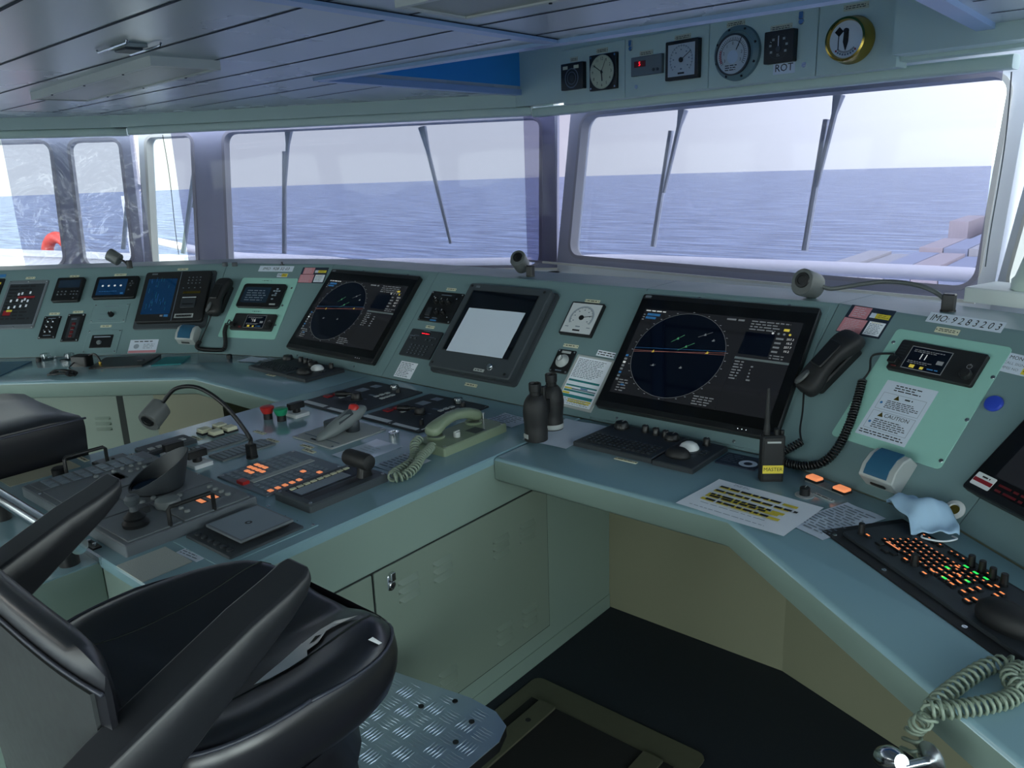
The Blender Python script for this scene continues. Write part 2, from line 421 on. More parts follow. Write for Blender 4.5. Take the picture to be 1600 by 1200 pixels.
t.box(XW-.045, XW+.012, YB, 4.24, ZC-.014, ZC+.02, 'ceil_trim')
t.box(XS-.012, XS+.05, YB, 3.86, ZC-.02, ZC+.02, 'ceil_trim')
struct(t.build('trim_11'))
w = MB()
w.box(XW-.04, XW, YB, 4.28, ZC+.04, 2.42, 'ceil_deep'); w.box(XS, XS+.04, YB, 3.95, ZC+.04, 2.42, 'ceil_deep'); w.box(XW, XS, YB-.04, YB, ZC+.04, 2.42, 'ceil_deep')
struct(w.build('wall_ceiling_well'))
struct(MB().box(XW, XS, YB, 4.45, 2.38, 2.42, 'ceil_deep').build('ceiling_well_top'))
# green headers over the windows
def header(i, fr, x0, x1, z0, z1, d=.10):
    o = struct(MB().box(x0, x1, z0, z1, -.12, d, 'header').build('trim_%d' % i)); o.matrix_world = FR[fr]
    return o
header(12, 'B2', -3.17, .02, 2.02, ZC, .05); header(13, 'B3', -3.0, .06, 2.02, ZC, .10)
header(14, 'P', -.06, 2.86, 2.02, 2.40, -.03)
header(15, 'P', 2.36, 2.86, 2.035, 2.40, .10)
# roller blind cassettes with the films that hang from them
def blind(label, glabel, fr, x0, x1, z0, ztop, film_m, fx0, fx1, wav, cord=None):
    t = thing('roller_blind', label, 'blind', fr, (0, 0))
    MB().prism(rrect(-.05, .035, ztop, ztop+.055, .014), x0, x1, 'header').build('cassette', t, M=Matrix(((0, 0, 1, 0), (0, 1, 0, 0), (-1, 0, 0, 0), (0, 0, 0, 1))))
    b = MB(); nx, nz = 40, 24; vs = []
    for j in range(nz+1):
        for i in range(nx+1):
            u, v = i/nx, j/nz
            w = wav*(sin(u*9+v*3)*.5+sin(u*23-v*7)*.25)*v*(1-.3*v)
            vs.append((fx0+(fx1-fx0)*u, ztop+.02-(ztop+.02-z0)*v, -.01+w))
    b.add(vs, [(j*(nx+1)+i, (j+1)*(nx+1)+i, (j+1)*(nx+1)+i+1, j*(nx+1)+i+1) for j in range(nz) for i in range(nx)], film_m)
    f = b.build('film', t, smooth=180); f['label'] = glabel
    MB().box(fx0, fx1, z0-.008, z0+.006, -.016, -.004, 'frame_white').build('bottom_rail', t)
    if cord:
        p = [Vector((cord, z, .02)) for z in [ztop-.01-k*.04 for k in range(int((ztop-z0-.1)/.04))]]
        MB().tube([(q.x+.008*sin(i*.25), q.y, q.z) for i, q in enumerate(p)], .0025, 'charcoal', 6).build('pull_cord', t)
    return t
blind('grey roller blind with tinted film over the wide bow window under the gauges', 'bluish see-through film', 'B1', (-0.0044, 1.9762)[0], (2.7302, 1.9969)[0], 1.03, 1.955, 'film_centre', (-0.1519, 1.9664)[0], (2.6809, 1.9577)[0], .004, (2.7167, 1.9797)[0]+.005)
blind('green roller blind with lilac film over the left middle window', 'lilac see-through film', 'B2', (-3.0308, 1.9700)[0], (-0.1220, 1.9692)[0], .985, 1.965, 'film_port', (-2.7312, 1.9491)[0], (0.0185, 1.9434)[0], .004, (-2.7775, 1.9770)[0])
blind('wrinkled film blind hanging at the far left windows', 'wrinkled see-through film', 'B3', (-0.8177, 1.9024)[0]-.1, (0.0686, 1.9975)[0]-.02, (0.0107, 1.0035)[1], 1.965, 'film_wing', (-0.8035, 1.8671)[0], (0.0784, 1.9750)[0], .02)
# ---------------------------------------------------------------- console carcasses
def nd(x, y, a, half): return (Vector((x, y)), Vector((-sin(R(a)), cos(R(a))))/cos(R(half)))
ND = [nd(-4.938, .965, 38, 0), nd(-3.677, 1.95, 29, 9), nd(-3.182, 2.13, 10, 10), nd(-2.515, 2.13, 0, 0), nd(-1.455, 2.13, 0, 0),
      nd(-.848, 2.13, -10.25, 10.25), nd(-.300, 1.925, -30.25, 9.75), nd(.619, 1.154, -40, 0)]
DT = .545*cos(R(TILT)); ZT = .815+.545*sin(R(TILT))
def section(label, i, low_d, doors=()):
    (pa, ma), (pb, mb_) = ND[i], ND[i+1]
    t = thing('bridge_console', label, 'console', 'O', ((pa.x+pb.x)/2, (pa.y+pb.y)/2)); t['group'] = 'bridge console sections'
    o = Vector(((pa.x+pb.x)/2, (pa.y+pb.y)/2, 0)); e = (pb-pa).normalized()*.0012
    def ring(p, m, prof, s): return [(p.x+m.x*d+s*e.x-o.x, p.y+m.y*d+s*e.y-o.y, z) for d, z in prof]
    tn = math.tan(R(TILT)); pr = [(.0025, .8155), (.0028, .8155+.0022), (DT-.004, .815+(DT-.004)*tn-.0006), (DT+.004, ZT+.001), (.60, ZT+.001), (.60, .8155)]
    MB().loft([ring(pa, ma, pr, 1), ring(pb, mb_, pr, -1)], 'console').build('instrument_panel', t, smooth=0)
    pr = [(low_d, .06), (low_d, .735), (.60, .735), (.60, .06)]
    MB().loft([ring(pa, ma, pr, 0), ring(pb, mb_, pr, 0)], 'kick_panel').build('lower_cabinet', t, smooth=0)
    pr = [(low_d+.004, 0), (low_d+.004, .06), (.60, .06), (.60, 0)]
    MB().loft([ring(pa, ma, pr, 0), ring(pb, mb_, pr, 0)], 'kick_panel').build('plinth', t, smooth=0)
    return t, o
SEC = {}
for i, (k, lab, ld) in enumerate((('pw', 'port wing console section with plotter screen and small instruments', -.40), ('pb', 'angled console section holding the left mint radio plate', -.40),
        ('pr', 'console section around the left tilted radar screen', .18), ('ce', 'middle console section around the paper-covered grey monitor', .18),
        ('sr', 'console section around the right tilted radar screen', .18), ('sb', 'angled console section holding the right mint radio plate', .18), ('sw', 'console section at the right edge under the far right screen', .18))):
    SEC[k] = section(lab, i, ld)
# louvred cupboard doors of the port wing
def louvre(parent, spots, w=.075, m='cabinet'):
    a = MB().loft([[(0, -.006, 0), (0, .008, 0), (0, .002, .0005)], [(.008, -.006, 0), (.008, .008, 0), (.008, -.004, .011)], [(w-.008, -.006, 0), (w-.008, .008, 0), (w-.008, -.004, .011)], [(w, -.006, 0), (w, .008, 0), (w, .002, .0005)]], m).build('vent_louvre')
    return copies(a, 'vent_louvre', parent, spots)
def lock(parent, x, y):
    h = MB().plate(-.012, .012, -.03, .02, 0, .003, 'steel', .01).cyl(0, -.012, .011, .003, .009, 'steel', 16, ch=.002).plate(-.008, .008, .002, .026, .003, .014, 'steel', .003).build('latch', parent, M=Matrix.Translation((x, y, .004)))
    MB().cyl(0, 0, .004, 0, .001, 'ink', 12).build('keyhole', h, M=Matrix.Translation((0, -.012, .009)))
def door(fr, x0, x1, y0, y1, groups, label, lk=None, grp=None):
    t = thing('cupboard_door', label, 'cupboard door', fr, (x0, y0)); w, h = x1-x0, y1-y0
    if grp: t['group'] = grp
    MB().rect(-.005, w+.005, -.005, h+.005, .0006, 'seam').build('gap_shadow', t)
    MB().plate(0, w, 0, h, .0006, .004, 'cabinet', .004, .001).build('leaf', t)
    louvre(t, [(gx-x0, gy-y0+k*.026, .004) for gx, gy in groups for k in (-1, 0, 1)])
    if lk: lock(t, lk[0]-x0, lk[1]-y0)
    return t
# control island on the centre line
isl = thing('control_island', 'long pale green control island running forward to the console', 'console island', 'O', (-2.034, 1.4))
o = Vector((2.034, -1.4, 0)); Mo = Matrix.Translation(o)
MB().box(-2.575, -1.493, .66, 2.125, 0, .790, 'apron').box(-2.575, -1.493, 2.125, 2.309, 0, .735, 'apron').build('body', isl, M=Mo)
MB().prism([(-2.576, .655), (-1.492, .655), (-1.492, 2.129), (-2.576, 2.129)], .790, .815, 'worktop', ch=.004).build('worktop', isl, M=Mo)
MB().box(-1.495, -1.4905, .66, 2.309, 0, .058, 'apron').build('plinth', isl, M=Mo)
HX = (-1.8145, 0.6697)[0]
MB().prism(rrect(-2.575, HX, .02, .6592, .004), 0, .802, 'apron').prism(rrect(-2.573, HX-.001, .022, .6545, .004), .802, .805, 'worktop').build('helm_stand', isl, M=Mo)
MB().box(-2.575, HX+.01, .650, .657, .80, .8195, 'steel').build('edge_strip', isl, M=Mo)
door('I', 1.183, 1.925, .117, .642, [(1.262, .55), (1.395, .55), (1.65, .515), (1.78, .515), (1.255, .19), (1.39, .19), (1.65, .21), (1.78, .21)], 'large louvred cupboard door with a keyed latch in the island side', (1.238, .60))
door('I', .74, 1.175, .117, .642, [], 'plain narrow cupboard door half hidden by the near chair')
# worktops
def worktop(label, pts, ox, oy):
    t = thing('worktop', label, 'worktop', 'O', (ox, oy))
    q = [(x-ox, y-oy) for x, y in pts]; i_ = inset(q, .011)
    MB().loft([[(a, b_, .737) for a, b_ in inset(q, .008)], [(a, b_, .745) for a, b_ in q], [(a, b_, .803) for a, b_ in q]], 'apron', True, True, False).loft([[(a, b_, .803) for a, b_ in q], [(a, b_, .8085) for a, b_ in inset(q, .0022)], [(a, b_, .813) for a, b_ in inset(q, .006)], [(a, b_, .815) for a, b_ in i_]], 'worktop', True, False, True).build('slab', t, smooth=50)
    return t
sw = worktop('blue grey worktop with rounded lip bending along the right side', [(-1.491, 2.138), (-1.491, 1.675), (-.745, 1.675), (.36, .842), (.98, 1.0), (.619, 1.160), (-.300, 1.932), (-.848, 2.138)][::1], -.9, 1.8)
pw = worktop('blue grey worktop in front of the left radar and plotter', [(-2.577, 2.138), (-3.182, 2.138), (-3.677, 1.958), (-4.935, .973), (-4.70, .52), (-3.225, 1.675), (-2.577, 1.675)], -3.2, 1.7)
# port wing doors sit on the wing's front plane
a38 = R(38); FR['PD'] = face((ND[1][0].x+ND[1][1].x*-.40, ND[1][0].y+ND[1][1].y*-.40, 0), 38, 90)

MB().box(-1.35, .335, .058, .735, -.40, .002, 'apron').build('wing_cabinet', SEC['pw'][0], M=SEC['pw'][0].matrix_world.inverted() @ FR['PD'])
MB().box(-.158, -.128, .06, .735, 0, .0035, 'seam').build('door_gap', SEC['pw'][0], M=SEC['pw'][0].matrix_world.inverted() @ FR['PD'])
door('PD', -.128, .300, .085, .715, [(-.05, .585), (.262, .585)], 'louvred cupboard door under the left worktop, right of the dark gap', (.28, .66))
door('PD', -.72, -.158, .085, .715, [(-.275, .585)], 'louvred cupboard door under the left worktop, left of the dark gap', (-.63, .66))
# ---------------------------------------------------------------- instruments on the sloping faces
def panel(fr, b, name, label, cat, m='black', th=.012, r=.006, part='housing', z=0, group=None, ch=.002):
    x0, x1, y0, y1 = b; t = thing(name, label, cat, fr, ((x0+x1)/2, (y0+y1)/2), z=z, group=group); w, h = (x1-x0)/2, (y1-y0)/2
    MB().plate(-w, w, -h, h, 0, th, m, r, ch).build(part, t)
    return t, w, h
def corners(w, h, d=.008): return [(-w+d, -h+d), (w-d, -h+d), (w-d, h-d), (-w+d, h-d)]
def flat(name, parent, z, *rects, M=None):
    b = MB()
    for q in rects: b.rect(*q[:4], z+(q[5] if len(q) > 5 else 0), q[4])
    return b.build(name, parent, smooth=0)

# the two big radar displays
def radar(label, xc, dim, seed):
    t = thing('radar_display', label, 'radar display', 'F', (xc, .277)); W, H = .312, .231
    MB().plate(-W-.022, W+.018, -H-.036, H+.028, 0, .003, 'console', .012, .001).build('mounting_plate', t)
    screws(t, [(-W*.72, -H-.022), (W*.6, -H-.022), (-W*.35, H+.014), (W*.65, H+.014)], .003, .005)
    MB().plate(-W, W, -H, H, .003, .026, 'black', .008, .003).build('bezel', t)
    MB().rect(-W+.004, W-.004, -H+.022, H-.022, .0262, 'black_gloss').build('glass_front', t)
    z = .0266; s = MB(); sx0, sx1, sy0, sy1 = -.279, .277, -.172, .170
    s.rect(sx0, sx1, sy0, sy1, z, 'screen_grey'); cx, cy, rr = -.092, .001, .163
    s.disc(cx, cy, rr, z+.0002, 'screen_navy', 72); s.ring(cx, cy, rr-.0006, rr+.0004, z+.0003, 'radar_text', 72)
    T = 'radar_text'
    s.rect(.108, .205, .035, .118, z+.0002, 'screen_navy'); s.rect(.103, .277, .016, .024, z+.0002, 'grey'); s.rect(.1025, .1032, sy0, .024, z+.0002, 'key_dark')
    sc = s.build('screen', t, smooth=0)
    d = MB(); z2 = z+.0005
    for k in range(36):
        a = 2*pi*k/36
        if abs(cos(a)) > .2 or k % 2: d.rect(cx+(rr+.006)*cos(a)-.003, cx+(rr+.006)*cos(a)+.003, cy+(rr+.006)*sin(a)-.0012, cy+(rr+.006)*sin(a)+.0012, z2, T)
    d.scribble(-.272, -.19, .156, .166, 1, 'radar_white', seed, z=z2)
    d.rect(-.262, -.212, .141, .151, z2, 'radar_blue'); d.rect(-.264, -.224, .128, .137, z2, 'radar_blue')
    for k in range(3): d.scribble(-.276, -.267, .12+.01*k, .128+.01*k, 1, T, seed+k, z=z2)
    for k in range(8): d.rect(-.276, -.266, -.03-.0135*k, -.022-.0135*k, z2, ('radar_blue', T, 'radar_white', T, T, 'radar_blue', 'key_grey', T)[k])
    d.scribble(-.262, -.222, -.166, -.116, 5, T, seed+7, z=z2); d.rect(-.25, -.236, -.142, -.136, z2, 'radar_blue')
    # echoes, heading and bearing lines
    def line(x0, y0, x1, y1, w, m):
        n = Vector((-(y1-y0), x1-x0)).normalized()*w; d.add([(x0-n.x, y0-n.y, z2), (x1-n.x, y1-n.y, z2), (x1+n.x, y1+n.y, z2), (x0+n.x, y0+n.y, z2)], [(0, 1, 2, 3)], m)
    line(cx-rr, cy-.008, cx+rr, cy+.030, .0007, 'radar_red'); line(cx-rr, cy-.002, cx+rr*.99, cy+.022, .0006, 'radar_red'); line(cx-rr, cy+.008, cx+rr, cy+.036, .0005, 'radar_blue')
    for ex, ey, a, l, m in ((.02, .035, .6, .06, 'radar_green'), (-.02, .062, .7, .05, 'radar_green'), (.07, .088, .5, .05, T), (.105, .07, .3, .012, T), (-.07, -.05, .2, .02, T), (.03, -.045, .2, .012, T), (-.09, .002, 1.3, .012, 'radar_yellow'), (.1, .022, .4, .014, 'radar_yellow')):
        line(cx+ex-.5*l*cos(a), cy+ey-.5*l*sin(a), cx+ex+.5*l*cos(a), cy+ey+.5*l*sin(a), .0006, m)
        d.add([(cx+ex-.005, cy+ey-.004, z2), (cx+ex+.005, cy+ey-.003, z2), (cx+ex, cy+ey+.006, z2)], [(0, 1, 2)], m)
    # the data columns
    d.scribble(.03, .10, .150, .166, 1, T, seed+9, z=z2); d.scribble(.115, .26, .124, .164, 4, T, seed+10, z=z2, ragged=.5)
    d.rect(.225, .243, .133, .142, z2, 'radar_yellow')
    for k in range(4): d.disc(.195+.018*k, .122, .004, z2, ('radar_white', T, T, 'radar_yellow')[k], 10)
    for k, v in enumerate(('257.3', '10.3', '257.7', '10.2')): d.text(v, .0105, .255, .105-.0145*k, z2, 'radar_white')
    d.scribble(.21, .235, .048, .112, 4, T, seed+11, z=z2); d.scribble(.21, .272, .028, .046, 2, T, seed+12, z=z2)
    d.scribble(.108, .142, -.06, .012, 7, T, seed+13, z=z2); d.scribble(.165, .178, -.06, .0, 5, T, seed+14, z=z2, ragged=.8)
    d.scribble(.02, .095, -.168, -.132, 4, T, seed+15, z=z2)
    d.build('display_graphics', sc, smooth=0)
    e = MB(); 
    for k in range(3): e.disc(.195+.013*k, -H+.012, .0014, .0264, 'led_white', 10)
    e.build('status_lights', t, smooth=0)
    MB().plate(-W+.012, -W+.036, H-.017, H-.007, .026, .0266, 'panel_grey', .003, .0002).build('maker_badge', t)
    return t
rr1 = radar('right tilted radar display, echoes bright, beside the binder sheet', -1.131, 1, 3)
rr2 = radar('left tilted radar display with brown cabinet reflected in its screen', -2.897, 1, 31)
rr2.location.z -= .004

# grey chart-recorder style monitor with a sheet of paper over its screen
t = thing('monitor', 'thick grey monitor with white paper covering most of its screen', 'monitor', 'F', (-2.040, .277)); W, H = .212, .204
b = MB(); b.prism(rrect(-W-.008, W+.016, -H-.008, H+.004, .016), 0, .012, 'charcoal'); b.prism(rrect(-W, W, -H, H, .012), .012, .042, 'charcoal', ch=.004); b.build('housing', t)
MB().plate(-.180, .168, -.124, .170, .0421, .0424, 'black', .002, .0001).rect(-.174, .163, -.119, .166, .0427, 'screen_off').build('screen', t)
screws(t, [(-W+.018, -H+.018), (W-.03, -H+.018), (W-.03, H-.016), (-W+.018, H-.016)], .042, .006, 'black')
knob(t, [(.103, -.166)], .013, .012, .042, 'steel', 'key_switch', False)
MB().plate(.03, .082, -.192, -.18, .042, .0428, 'lightgrey', .001, .0002).scribble(.036, .076, -.19, -.182, 1, 'ink', 4, z=.043).build('switch_label', t)
MB().plate(-.172, -.150, .182, .192, .042, .0426, 'panel_grey', .001, .0002).build('maker_badge', t)
b = MB(); nx, ny = 14, 10
vs = [(-.151+.292*i/nx+.004*(j/ny-.5), -.126+.208*j/ny+.004*(i/nx), .0432+.0016*abs(sin(i*.5+j*.9))*(i/nx)) for j in range(ny+1) for i in range(nx+1)]
b.add(vs, [(j*(nx+1)+i, j*(nx+1)+i+1, (j+1)*(nx+1)+i+1, (j+1)*(nx+1)+i) for j in range(ny) for i in range(nx)], 'paper')
single(b, 'paper_sheet', 'blank white paper sheet laid over the grey monitor screen', 'paper', 'F', (-2.040, .277), smooth=180)
# left column: intercom and keypad
t, w, h = panel('F', (-2.486, -2.294, .293, .447), 'intercom_panel', 'black square panel with six small knobs left of the grey monitor', 'control panel', 'black', .004)
screws(t, corners(w, h), .004, .0045); screws(t, [(-w+.03, h-.03), (w-.03, h-.03), (-w+.03, -h+.035), (w-.03, -h+.03)], .004, .003)
knob(t, [(-.036, .024), (0, .024), (.034, .024), (0, -.03), (.034, -.03)], .012, .018, .004)
MB().plate(-.062, -.036, -.05, -.012, .004, .012, 'charcoal2', .002).build('rocker_switch', t)
flat('legends', t, .0045, (-.03, .03, .058, .062, 'ink_soft'), (-.06, -.03, -.062, -.058, 'ink_soft'), (-.016, .016, -.06, -.056, 'ink_soft'), (-.02, .016, -.073, -.066, 'radar_blue'))
t, w, h = panel('F', (-2.482, -2.297, .115, .249), 'keypad_panel', 'dark grey keypad panel with a small red digital readout', 'control panel', 'charcoal2', .006)
MB().plate(-.03, .03, .040, .056, .006, .007, 'black', .002).scribble(-.022, .022, .044, .052, 1, 'led_red', 5, z=.0073, ragged=0).build('red_readout', t)
k = MB().plate(-.008, .008, -.005, .005, .006, .0085, 'key_dark', .002).rect(-.004, .004, -.001, .001, .0086, 'key_grey').build('key')
copies(k, 'key', t, [(-.045+.023*i, -.012-.0135*j) for i in range(5) for j in range(4)]+[(-.07, .02), (-.045, .02), (.02, .02), (.045, .02), (.07, .0), (.07, .03)])
flat('legends', t, .0064, (-.085, -.055, .03, .033, 'ink_soft'), (-.06, -.03, .034, .036, 'ink_soft'), (.03, .06, .034, .036, 'ink_soft'), (-.02, .02, .060, .063, 'ink_soft'))
b = MB().plate(-.05, .05, -.038, .038, 0, .0006, 'paper_white', .001, .0001).scribble(-.044, .044, -.034, .034, 9, 'ink_soft', 5, z=.0009)
single(b, 'instruction_label', 'white printed instruction label under the dark grey keypad', 'label', 'F', (-2.399, .053))
# gauge, dimmer, binder sheet
t, w, h = panel('F', (-1.734, -1.590, .313, .455), 'gauge', 'square white dial gauge with black rim right of the grey monitor', 'gauge', 'black', .014, .004)
b = MB().rect(-w+.006, w-.006, -h+.006, h-.006, .0142, 'dial').ring(0, .002, .045, .0475, .0144, 'ink_soft', 40, R(-30), R(210)).ring(0, .002, .0485, .052, .0143, 'ink_pale', 40, R(-30), R(210))
for k in range(13):
    a = R(-30+20*k); b.push(Matrix.Translation((.043*cos(a), .002+.043*sin(a), 0)) @ Matrix.Rotation(a, 4, 'Z')).rect(-.003, .003, -.0005, .0005, .0145, 'ink').pop()
for k in range(7):
    a = R(-25+38*k); b.rect(.034*cos(a)-.003, .034*cos(a)+.003, .002+.034*sin(a)-.002, .002+.034*sin(a)+.002, .0145, 'ink_soft')
b.rect(-.01, .01, -.038, -.034, .0145, 'ink_soft').rect(-.016, .016, -.056, -.049, .0145, 'ink').rect(-.055, -.04, -.04, -.037, .0145, 'ink_soft').rect(.04, .055, -.04, -.037, .0145, 'ink_soft').build('dial', t, smooth=0)
b = MB().cyl(0, .002, .010, .0145, .018, 'black', 20); b.push(Matrix.Translation((0, .002, 0)) @ Matrix.Rotation(R(14), 4, 'Z')).box(0, .046, -.0008, .0008, .0165, .0172, 'black').pop().build('needle', t)
t, w, h = panel('F', (-1.706, -1.625, .153, .252), 'dimmer', 'small black dimmer panel with a clear knob below the white gauge', 'control panel', 'black', .004)
screws(t, corners(w, h, .007), .004, .004)
MB().lathe([(.026, .004), (.027, .007), (.022, .010), (.016, .022), (.013, .026), (.004, .027)], 'lightgrey', 28).build('dimmer_knob', t)
MB().ring(0, 0, .009, .012, .0272, 'grey', 24).box(-.002, .002, -.01, .01, .026, .030, 'white').build('knob_grip', t)
flat('legends', t, .0045, (-.02, .02, .033, .043, 'lightgrey'), (-.014, .014, -.042, -.037, 'ink_soft'))
b = MB().plate(-.08, .082, -.105, .105, 0, .007, 'lightgrey', .002); b.rect(-.069, .072, -.096, .096, .0073, 'paper_white')
b.scribble(-.063, .062, .012, .09, 12, 'ink_soft', 8, z=.0076, fill=.4)
for y0, y1, m in ((-.004, .004, 'teal'), (-.024, -.018, 'teal'), (-.036, -.031, 'ink_soft'), (-.045, -.038, 'teal'), (-.068, -.056, 'teal')): b.rect(-.065, .066, y0, y1, .0076, m)
b.rect(-.066, -.035, -.036, -.030, .0077, 'yellow').rect(-.066, -.036, -.055, -.048, .0077, 'yellow').rect(-.03, .066, -.077, -.071, .0077, 'yellow').rect(-.03, .062, -.084, -.079, .0077, 'yellow').rect(.0, .03, -.030, -.025, .0077, 'radar_blue')
b.scribble(-.064, .064, -.094, -.07, 4, 'ink_pale', 12, z=.0078)
single(b, 'laminated_card', 'laminated printed card with teal and yellow bars beside the right radar', 'card', 'F', (-1.537, .132), rot=R(-2))
b = MB().plate(-.045, .045, -.012, .012, 0, .0006, 'paper_white', .001, .0001).scribble(-.04, .04, -.009, .009, 2, 'ink', 3, z=.0009)
single(b, 'paper_label', 'narrow white paper label tucked at left edge of the right radar', 'label', 'F', (-1.497, .257), rot=R(-3))
b = MB().plate(-.043, .043, -.02, .02, 0, .0006, 'paper_white', .001, .0001).scribble(-.037, .037, -.014, .014, 2, 'ink_pale', 6, z=.0009)
single(b, 'paper_label', 'white paper label tucked at left edge of the left radar', 'label', 'F', (-3.255, .252), rot=R(-6), z=-.001)
nameplate('F', (-2.386, .464), .056, 'cream nameplate above the black six-knob panel'); nameplate('F', (-2.391, .268), .05, 'cream nameplate above the dark grey keypad')
nameplate('F', (-2.025, .042), .062, 'cream nameplate under the grey monitor'); nameplate('F', (-1.659, .471), .066, 'cream nameplate above the square white gauge'); nameplate('F', (-1.662, .271), .066, 'cream nameplate above the small dimmer panel')

# ---- right mint plate with VHF radio
def placard(fr, c, w, h, label, s=1):
    b = MB().plate(-w, w, -h, h, 0, .0008, 'navy', .001, .0002); z = .0011
    b.rect(-w+.012, -w*.02, h*.12, h-.003, z, 'pink').rect(-w+.002, w*.10, -h+.002, h*.06, z, 'pink').rect(w*.06, w-.006, h*.30, h-.018*s, z, 'yellow').rect(w*.06, w*.3, h*.30, h-.018*s, z+.0002, 'paper').rect(w*.20, w-.006, -h+.006, h*.06, z, 'paper_white')
    b.scribble(-w+.02, -w*.1, h*.2, h*.9, 5, 'paper', 2, z=z+.0003, fill=.2).scribble(-w+.012, w*.03, -h*.9, h*.0, 8, 'paper', 3, z=z+.0003, fill=.15).scribble(w*.26, w*.88, -h*.8, -h*.05, 7, 'ink_soft', 4, z=z+.0003, fill=.35).scribble(w*.4, w*.88, h*.35, h*.7, 3, 'ink', 5, z=z+.0003, fill=.25)
    b.scribble(w*.3, w*.85, -h*.04, h*.02, 1, 'yellow', 5, z=z+.0004)
    return single(b, 'notice_placard', label, 'notice', fr, c)
placard('R1', (.052, .499), .074, .050, 'navy notice board with pink and yellow cards above the right black handset')
placard('L1', (-.033, .478), .076, .048, 'navy notice board with pink and yellow cards left of the left radar')
def mintplate(fr, b, label, sc):
    x0, x1, y0, y1 = b; w, h = (x1-x0)/2, (y1-y0)/2
    o = MB().plate(-w, w, -h, h, 0, .003, 'mint', .012, .0008).build('mounting_plate'); o.matrix_world = place(fr, ((x0+x1)/2, (y0+y1)/2)); tag(o, label, 'mounting plate')
    screws(o, [(p[0]-(x0+x1)/2, p[1]-(y0+y1)/2) for p in sc], .003, .0055)
    return o
mintplate('R1', (.162, .480, .124, .493), 'large mint green plate behind the right radio and caution sheet', [(.175, .446), (.178, .2), (.475, .40), (.475, .27), (.472, .147)])
def vhf(fr, b, label, scr, num, big, seed):
    t, w, h = panel(fr, b, 'vhf_radio', label, 'radio', 'black_soft', .012, .006, z=.003)
    cx, cy = (b[0]+b[1])/2, (b[2]+b[3])/2; sx0, sx1, sy0, sy1 = scr[0]-cx, scr[1]-cx, scr[2]-cy, scr[3]-cy; z = .0124
    s = MB().rect(sx0-.002, sx1+.002, sy0-.002, sy1+.002, z, 'radar_text').rect(sx0, sx1, sy0, sy1, z+.0002, 'screen_navy')
    s.text(num, .026*big, (sx0+sx1)/2-.012*big, (sy0+sy1)/2+.006, z+.0005, 'radar_white', shear=0)
    s.scribble(sx0+.01, sx1-.01, sy1-.016, sy1-.006, 2, 'radar_text', seed, z=z+.0005).scribble(sx0+.008, sx1-.03, sy0+.016, sy0+.026, 2, 'radar_text', seed+1, z=z+.0005)
    s.rect(sx0+.02, sx0+.034, sy0+.003, sy0+.013, z+.0005, 'radar_yellow').rect(sx0+.05, sx0+.06, sy0+.003, sy0+.011, z+.0005, 'radar_yellow').rect(sx1-.026, sx1-.008, sy0+.026, sy0+.038, z+.0004, 'radar_text').scribble(sx0+.07, sx1-.004, sy0+.004, sy0+.012, 1, 'radar_blue', seed+2, z=z+.0005)
    s.build('screen', t, smooth=0)
    g = MB()
    for k in range(7): g.rect(-w+.008, sx0-.012, h-.02-.009*k, h-.017-.009*k, z, 'key_dark')
    g.build('speaker_grille', t, smooth=0)
    MB().plate(sx0-.03, sx0-.014, -h+.01, -h+.02,   .012, .0145, 'led_dim', .003).build('distress_button', t)
    MB().ring(w-.028, .004, .0055, .007, z, 'radar_text', 20).rect(w-.0286, w-.0274, .006, .013, z, 'radar_text').build('power_mark', t, smooth=0)
    MB().plate(-w+.004, -w+.03, -h+.012, -h+.034, .012, .030, 'black', .004).build('cord_plug', t)
    k = MB().lathe([(.014, .012), (.0145, .024), (.0125, .028), (.003, .029)], 'black_soft', 24).build('volume_knob', t, M=Matrix.Translation((w-.022, -h+.026, 0)))
    return t
vhf('R1', (.205, .443, .357, .455), 'black radio with blue screen reading 11 on the right mint plate', (.246, .357, .370, .438), '11', 1, 3)
b = MB().plate(-.073, .073, -.088, .088, 0, .0007, 'paper', .001, .0001)
b.text('CAUTION', .016, .012, -.018, .0011, 'ink').scribble(-.04, .04, .058, .08, 3, 'ink', 4, z=.001)
for x, y in ((-.018, .040), (-.034, -.018)): b.add([(x-.008, y-.006, .0011), (x+.008, y-.006, .0011), (x, y+.008, .0011)], [(0, 1, 2)], 'brass')
for y0, y1 in ((-.002, .05), (-.064, -.008)):
    for q in ((-.062, .062, y0, y0+.0008), (-.062, .062, y1-.0008, y1), (-.062, -.0612, y0, y1), (.0612, .062, y0, y1)): b.rect(*q, .001, 'ink_soft')
b.scribble(.004, .03, .036, .046, 1, 'ink', 9, z=.001).scribble(-.04, .055, .004, .03, 5, 'ink', 5, z=.001, fill=.4).scribble(-.044, .055, -.06, -.03, 5, 'ink', 6, z=.001, fill=.4).scribble(-.066, .066, -.082, -.068, 2, 'ink', 7, z=.001)
b.disc(-.053, .018, .004, .001, 'radar_blue', 12).disc(-.053, -.044, .004, .001, 'radar_blue', 12)
single(b, 'caution_sheet', 'white caution sheet stuck on the right mint plate under the radio', 'notice', 'R1', (.298, .240), z=.003)
b = MB().plate(-.103, .103, -.0165, .0165, 0, .0007, 'paper', .001, .0001).text('IMO: 9 2 8 3 2 0 3', .030, 0, -.001, .001, 'ink', shear=.22, sx=.85)
single(b, 'number_label', 'white label reading IMO: 9283203 at the right console top edge', 'label', 'R1', (.327, .547))
nameplate('R1', (.298, .511), .066, 'cream nameplate between the IMO label and the right mint plate', .018)
